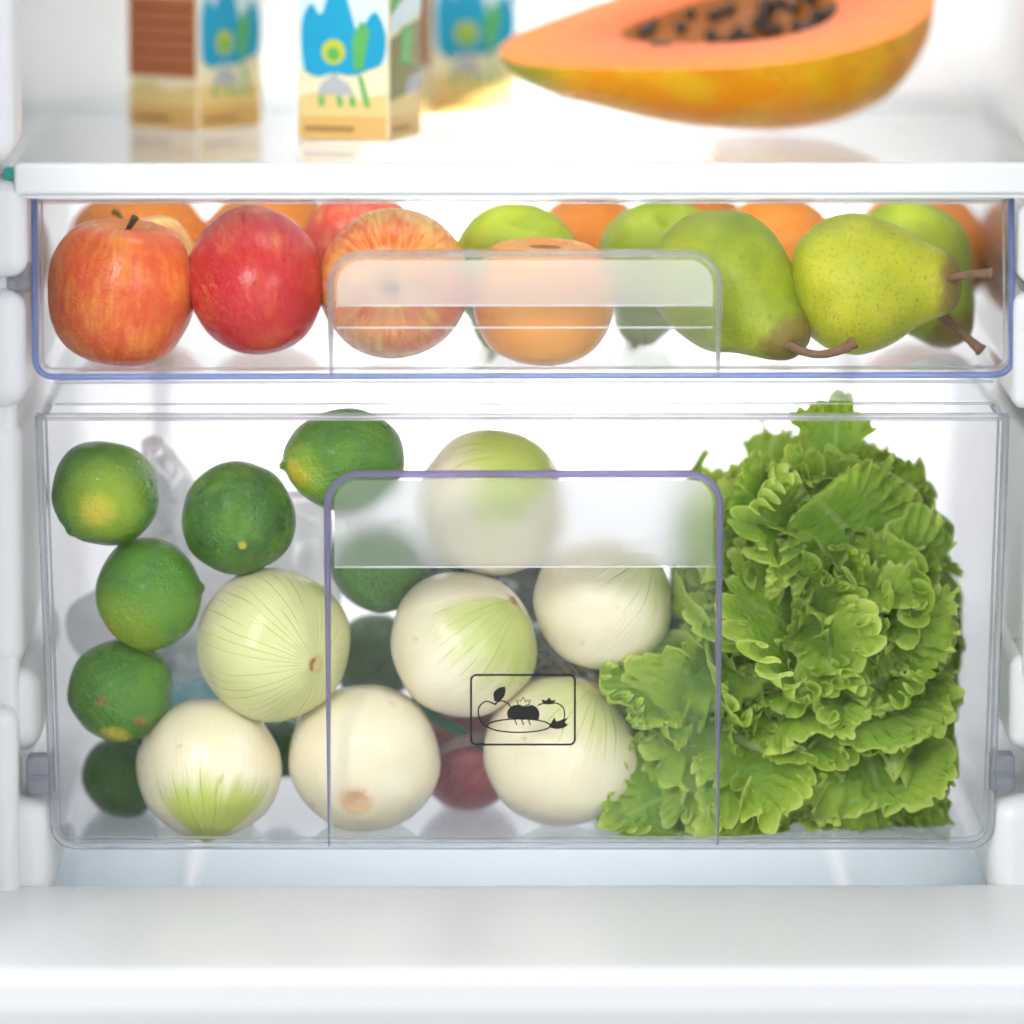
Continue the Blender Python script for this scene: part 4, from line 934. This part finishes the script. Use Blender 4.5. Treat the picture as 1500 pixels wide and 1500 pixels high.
# ------------------------------------------------------------------ papaya half on the shelf
def papaya():
    m = NM('papaya_skin'); co = m.coord(); x = m.xyz(co)[0]
    c = m.mix(m.ss(m.noise(co, 2.2, 4), 0.35, 0.65), (0.80, 0.30, 0.006), (0.80, 0.46, 0.012))
    c = m.mix(m.math('MULTIPLY', m.ss(m.noise(co, 4.5, 5, 0.65), 0.50, 0.66), 0.45), c, (0.55, 0.18, 0.006))
    c = m.mix(m.math('MULTIPLY', m.ss(m.noise(co, 3.0, 3), 0.58, 0.78), 0.35), c, (0.50, 0.42, 0.02))
    c = m.mix(m.math('MULTIPLY', m.ss(x, -1.35, -1.75), 0.8), c, (0.26, 0.36, 0.02))
    skin = m.done(m.pbsdf(c, 0.4, 0.4, m.bump(m.noise(co, 14, 4), 0.15, 0.03)))
    m = NM('papaya_flesh'); co = m.coord(); x, y, z = m.xyz(co)[0:3]
    e = m.ss(m.vmath('LENGTH', m.vmath('MULTIPLY', co, (0.52, 1.0, 0.0))), 0.35, 1.0)
    c = m.mix(e, (0.82, 0.165, 0.040), (0.90, 0.32, 0.050))
    c = m.mix(m.math('MULTIPLY', m.noise(co, 6, 4), 0.5), c, (0.76, 0.13, 0.04))
    flesh = m.done(m.pbsdf(c, 0.3, 0.5, m.bump(m.noise(co, 20, 3), 0.12, 0.02), 0.2, (1, .4, .2), 0.1))
    cav = mat_plain('papaya_cavity', (0.42, 0.14, 0.03), 0.3, 0.5, 0.4, 30, 0.3)
    seedm = mat_plain('papaya_seed', (0.040, 0.022, 0.015), 0.22, 0.6, 0.1, 60, 0.4)
    prof_ = catmull([(0.001, -1.92), (0.16, -1.88), (0.34, -1.68), (0.52, -1.30), (0.74, -0.75), (0.92, -0.20), (1.0, 0.35), (0.97, 0.85), (0.82, 1.30), (0.52, 1.62), (0.22, 1.74), (0.001, 1.76)], 6)
    Y = 0.235
    r = 174*S(Y)
    root = empty('papaya_half', P(985, 194, Y))
    q = Matrix.Rotation(math.radians(-8.5), 4, 'Y') @ Matrix.Rotation(math.radians(6), 4, 'Z') @ Matrix.Rotation(math.radians(23), 4, 'X')
    cen = P(1064, 26, Y) - root.location
    def place(o):
        link(o, root); o.matrix_local = Matrix.Translation(cen) @ q @ Matrix.Diagonal((r, r, r, 1)); return o
    seg = 30; V = []; F = []
    for R_, x_ in prof_:
        for k in range(seg+1):
            a = math.pi + math.pi*k/seg
            v = Vector((x_, R_*math.cos(a), R_*math.sin(a)*0.98)); w = 1 + 0.03*nz(v, 1.3, 2)*(abs(v.z) > 0.02)
            V.append(v*w)
    for i in range(len(prof_)-1):
        for k in range(seg): F.append([i*(seg+1)+k, i*(seg+1)+k+1, (i+1)*(seg+1)+k+1, (i+1)*(seg+1)+k])
    o = mesh_obj('skin', V, F, skin, None, True); C.objects.unlink(o); place(o)
    # cut face: flat ring, then a sunken hollow
    V = []; F = []; m_p = len(prof_)
    ring = [(x_, -R_) for R_, x_ in prof_] + [(x_, R_) for R_, x_ in prof_[::-1]]
    n = len(ring); levels = [(1.0, 0.0), (0.97, 0.012), (0.8, 0.015), (0.6, 0.010), (0.50, -0.01)]
    for s_, z_ in levels:
        for x_, y_ in ring: V.append((0.12*(1-s_)+x_*(s_ if s_ > .9 else s_), y_*s_*(1 if s_ > .9 else 0.96), z_))
    for l in range(len(levels)-1):
        for i in range(n): F.append([l*n+i, l*n+(i+1) % n, (l+1)*n+(i+1) % n, (l+1)*n+i])
    o = mesh_obj('cut_flesh', V, F, flesh, None, True); C.objects.unlink(o); place(o)
    V = []; F = []; lv = [(0.50, -0.01), (0.47, -0.12), (0.40, -0.24), (0.28, -0.33), (0.12, -0.38), (0.01, -0.39)]
    for s_, z_ in lv:
        for x_, y_ in ring: V.append((0.12*(1-s_)+x_*s_, y_*s_*0.96, z_+0.02*nz((x_*3, y_*3, s_*6), 1.5, 4)*(s_ < .5)))
    for l in range(len(lv)-1):
        for i in range(n): F.append([l*n+i, l*n+(i+1) % n, (l+1)*n+(i+1) % n, (l+1)*n+i])
    o = mesh_obj('seed_hollow', V, F, cav, None, True); C.objects.unlink(o); place(o)
    bm = bmesh.new(); rd = random.Random(3)
    for k in range(85):
        x_ = rd.uniform(-0.80, 0.95); y_ = rd.uniform(-0.36, 0.40)
        t = ((x_-0.05)/0.92)**2 + (y_/0.46)**2
        if t > 1: continue
        z_ = -0.36*(1-t) - 0.05 + rd.uniform(0.0, 0.05)
        mt = Matrix.Translation((x_, y_, z_)) @ Matrix.Rotation(rd.uniform(0, 3), 4, Vector((rd.random(), rd.random(), 1)).normalized()) @ Matrix.Diagonal((0.075, 0.056, 0.056, 1))
        bmesh.ops.create_icosphere(bm, subdivisions=2, radius=1, matrix=mt)
    o = bm_obj('seeds', bm, seedm, None, True); C.objects.unlink(o); place(o); o['kind'] = 'stuff'
    tag(root, 'half papaya with dark seeds lying cut side up on the shelf', 'papaya')
papaya()

# ------------------------------------------------------------------ juice cartons on the shelf
PRINT = {k: mat_plain('print_'+k, c, 0.35, 0.4, 0.05, 60, 0.12) for k, c in dict(
    tan=(0.66, 0.42, 0.13), cream=(0.80, 0.74, 0.50), sand=(0.72, 0.56, 0.22), blue=(0.004, 0.33, 0.55), teal=(0.005, 0.22, 0.28), yellow=(0.50, 0.55, 0.03),
    green=(0.10, 0.42, 0.10), pale=(0.62, 0.78, 0.82), brown=(0.42, 0.13, 0.045), dark=(0.20, 0.055, 0.02), text=(0.32, 0.18, 0.05), grey=(0.42, 0.45, 0.47), sky=(0.30, 0.60, 0.75), olive=(0.20, 0.20, 0.05)).items()}
def carton(px_corner, py_corner, Y, rotdeg, faces, label, w=0.053, h=0.20):
    root = empty('juice_carton', P(px_corner, py_corner, Y)); root.location.z = zt - 0.0006
    root.rotation_euler = (0, 0, math.radians(rotdeg))
    # local: near corner at origin; left face runs along -x, right face runs along +y
    rbox('body', -w, 0, 0, w, 0, h, 0.0012, PRINT['cream'], root, 2)
    V = [(-w, 0.002, h+0.0003), (0, 0.002, h+0.0003), (0, w-0.002, h+0.0003), (-w, w-0.002, h+0.0003), (-w, w*.5, h+0.022), (0, w*.5, h+0.022)]
    mesh_obj('gable_top', V, [[0, 1, 5, 4], [2, 3, 4, 5], [0, 4, 3], [1, 2, 5], [0, 3, 2, 1]], PRINT['pale'], root)
    def poly(side, pts, col, lay, nm):
        e = 0.00025*lay; vs = []
        for u, v in pts:
            a = (u*w, -e, v*w) if side == 0 else (e, u*w, v*w)
            vs.append((a[0]-w, a[1], a[2]) if side == 0 else a)
        mesh_obj(nm, vs, [list(range(len(vs)))], PRINT[col], root)
    def circ(u, v, r, ry=None): return [(u+r*math.cos(a*math.pi/10), v+(ry or r)*math.sin(a*math.pi/10)) for a in range(20)]
    for side, kind in enumerate(faces):
        E = 0.02
        poly(side, [(E, E), (1-E, E), (1-E, 0.26), (E, 0.26)], 'tan', 1, 'base_band')
        poly(side, [(E, 0.26), (1-E, 0.26), (1-E, 0.50), (.6, 0.42), (.3, 0.52), (E, 0.46)], 'sand', 1, 'sand_print')
        poly(side, [(0.08, 0.10), (0.62, 0.10), (0.62, 0.155), (0.08, 0.155)], 'text', 2, 'small_print')
        if kind == 'blue':
            poly(side, [(E, 0.75), (1-E, 0.8), (1-E, 3.4), (E, 3.4)], 'pale', 1, 'sky_print')
            poly(side, catmull([(0.08, 0.72), (0.22, 0.66), (0.40, 0.70), (0.60, 0.68), (0.78, 0.74), (0.93, 0.82), (0.97, 1.1), (0.86, 1.34), (0.74, 1.22), (0.66, 1.10)], 3) + catmull([(0.60, 1.30), (0.50, 1.70), (0.42, 2.6), (0.34, 1.6), (0.26, 1.30), (0.16, 1.42), (0.06, 1.25), (0.05, 0.95), (0.08, 0.72)], 3), 'blue', 2, 'waterfall_print')
            poly(side, [(0.62, 0.74), (0.72, 0.74), (0.80, 1.15), (0.70, 1.25), (0.60, 1.05)], 'green', 3, 'leaf_print')
            poly(side, circ(0.40, 0.92, 0.13), 'yellow', 3, 'sun_print'); poly(side, circ(0.40, 0.90, 0.07), 'green', 4, 'sun_centre_print')
            poly(side, [(0.22, 0.48), (0.62, 0.48), (0.56, 0.60), (0.44, 0.66), (0.42, 0.72), (0.36, 0.66), (0.26, 0.60)], 'grey', 2, 'figure_print')
            for u0 in (0.24, 0.44, 0.58): poly(side, [(u0, 0.36), (u0+.06, 0.36), (u0+.05, 0.47), (u0-.01, 0.47)], 'green', 2, 'stalk_print')
            poly(side, [(0.74, 0.36), (0.80, 0.36), (0.72, 0.66), (0.66, 0.70)], 'green', 3, 'stalk_print')
            poly(side, [(0.12, 1.7), (0.24, 1.7), (0.20, 3.2), (0.10, 3.2)], 'cream', 2, 'mist_print')
        elif kind == 'brown':
            poly(side, [(E, 0.56), (1-E, 0.56), (1-E, 1.40), (E, 1.40)], 'brown', 2, 'crate_print')
            for k in range(5): poly(side, [(0.06, 0.66+k*.15), (0.94, 0.66+k*.15), (0.94, 0.69+k*.15), (0.06, 0.69+k*.15)], 'dark', 3, 'crate_line_print')
            poly(side, [(E, 1.42), (1-E, 1.42), (1-E, 1.52), (E, 1.52)], 'dark', 2, 'crate_edge_print')
            poly(side, [(E, 1.55), (0.6, 1.55), (0.7, 2.4), (E, 2.6)], 'sky', 2, 'sky_print')
            poly(side, [(0.62, 1.55), (1-E, 1.55), (1-E, 3.0), (0.72, 2.4)], 'green', 2, 'leaf_print')
        else:
            poly(side, [(E, 0.42), (1-E, 0.52), (1-E, 1.25), (E, 1.05)], 'olive', 2, 'field_print')
            poly(side, [(0.45, 0.46), (1-E, 0.5), (1-E, 0.72), (0.55, 0.62)], 'grey', 3, 'path_print')
            poly(side, [(0.30, 0.8), (0.62, 0.75), (0.72, 1.2), (0.35, 1.15)], 'green', 3, 'leaf_print')
            poly(side, [(E, 1.1), (1-E, 1.3), (1-E, 2.6), (E, 2.6)], 'pale', 2, 'sky_print')
            poly(side, [(E, 1.3), (0.5, 1.5), (0.45, 2.2), (E, 2.0)], 'green', 3, 'tree_print')
    tag(root, label, 'carton', 'juice cartons on the shelf')
carton(290, 195, 0.235, -41, ('brown', 'blue'), 'juice carton at the left with a brown panel and blue print')
carton(570, 207, 0.155, -19, ('blue', 'field'), 'nearest juice carton, blue waterfall print on its wide face')
carton(632, 172, 0.330, -68, ('brown', 'blue'), 'juice carton partly hidden behind the nearest carton')
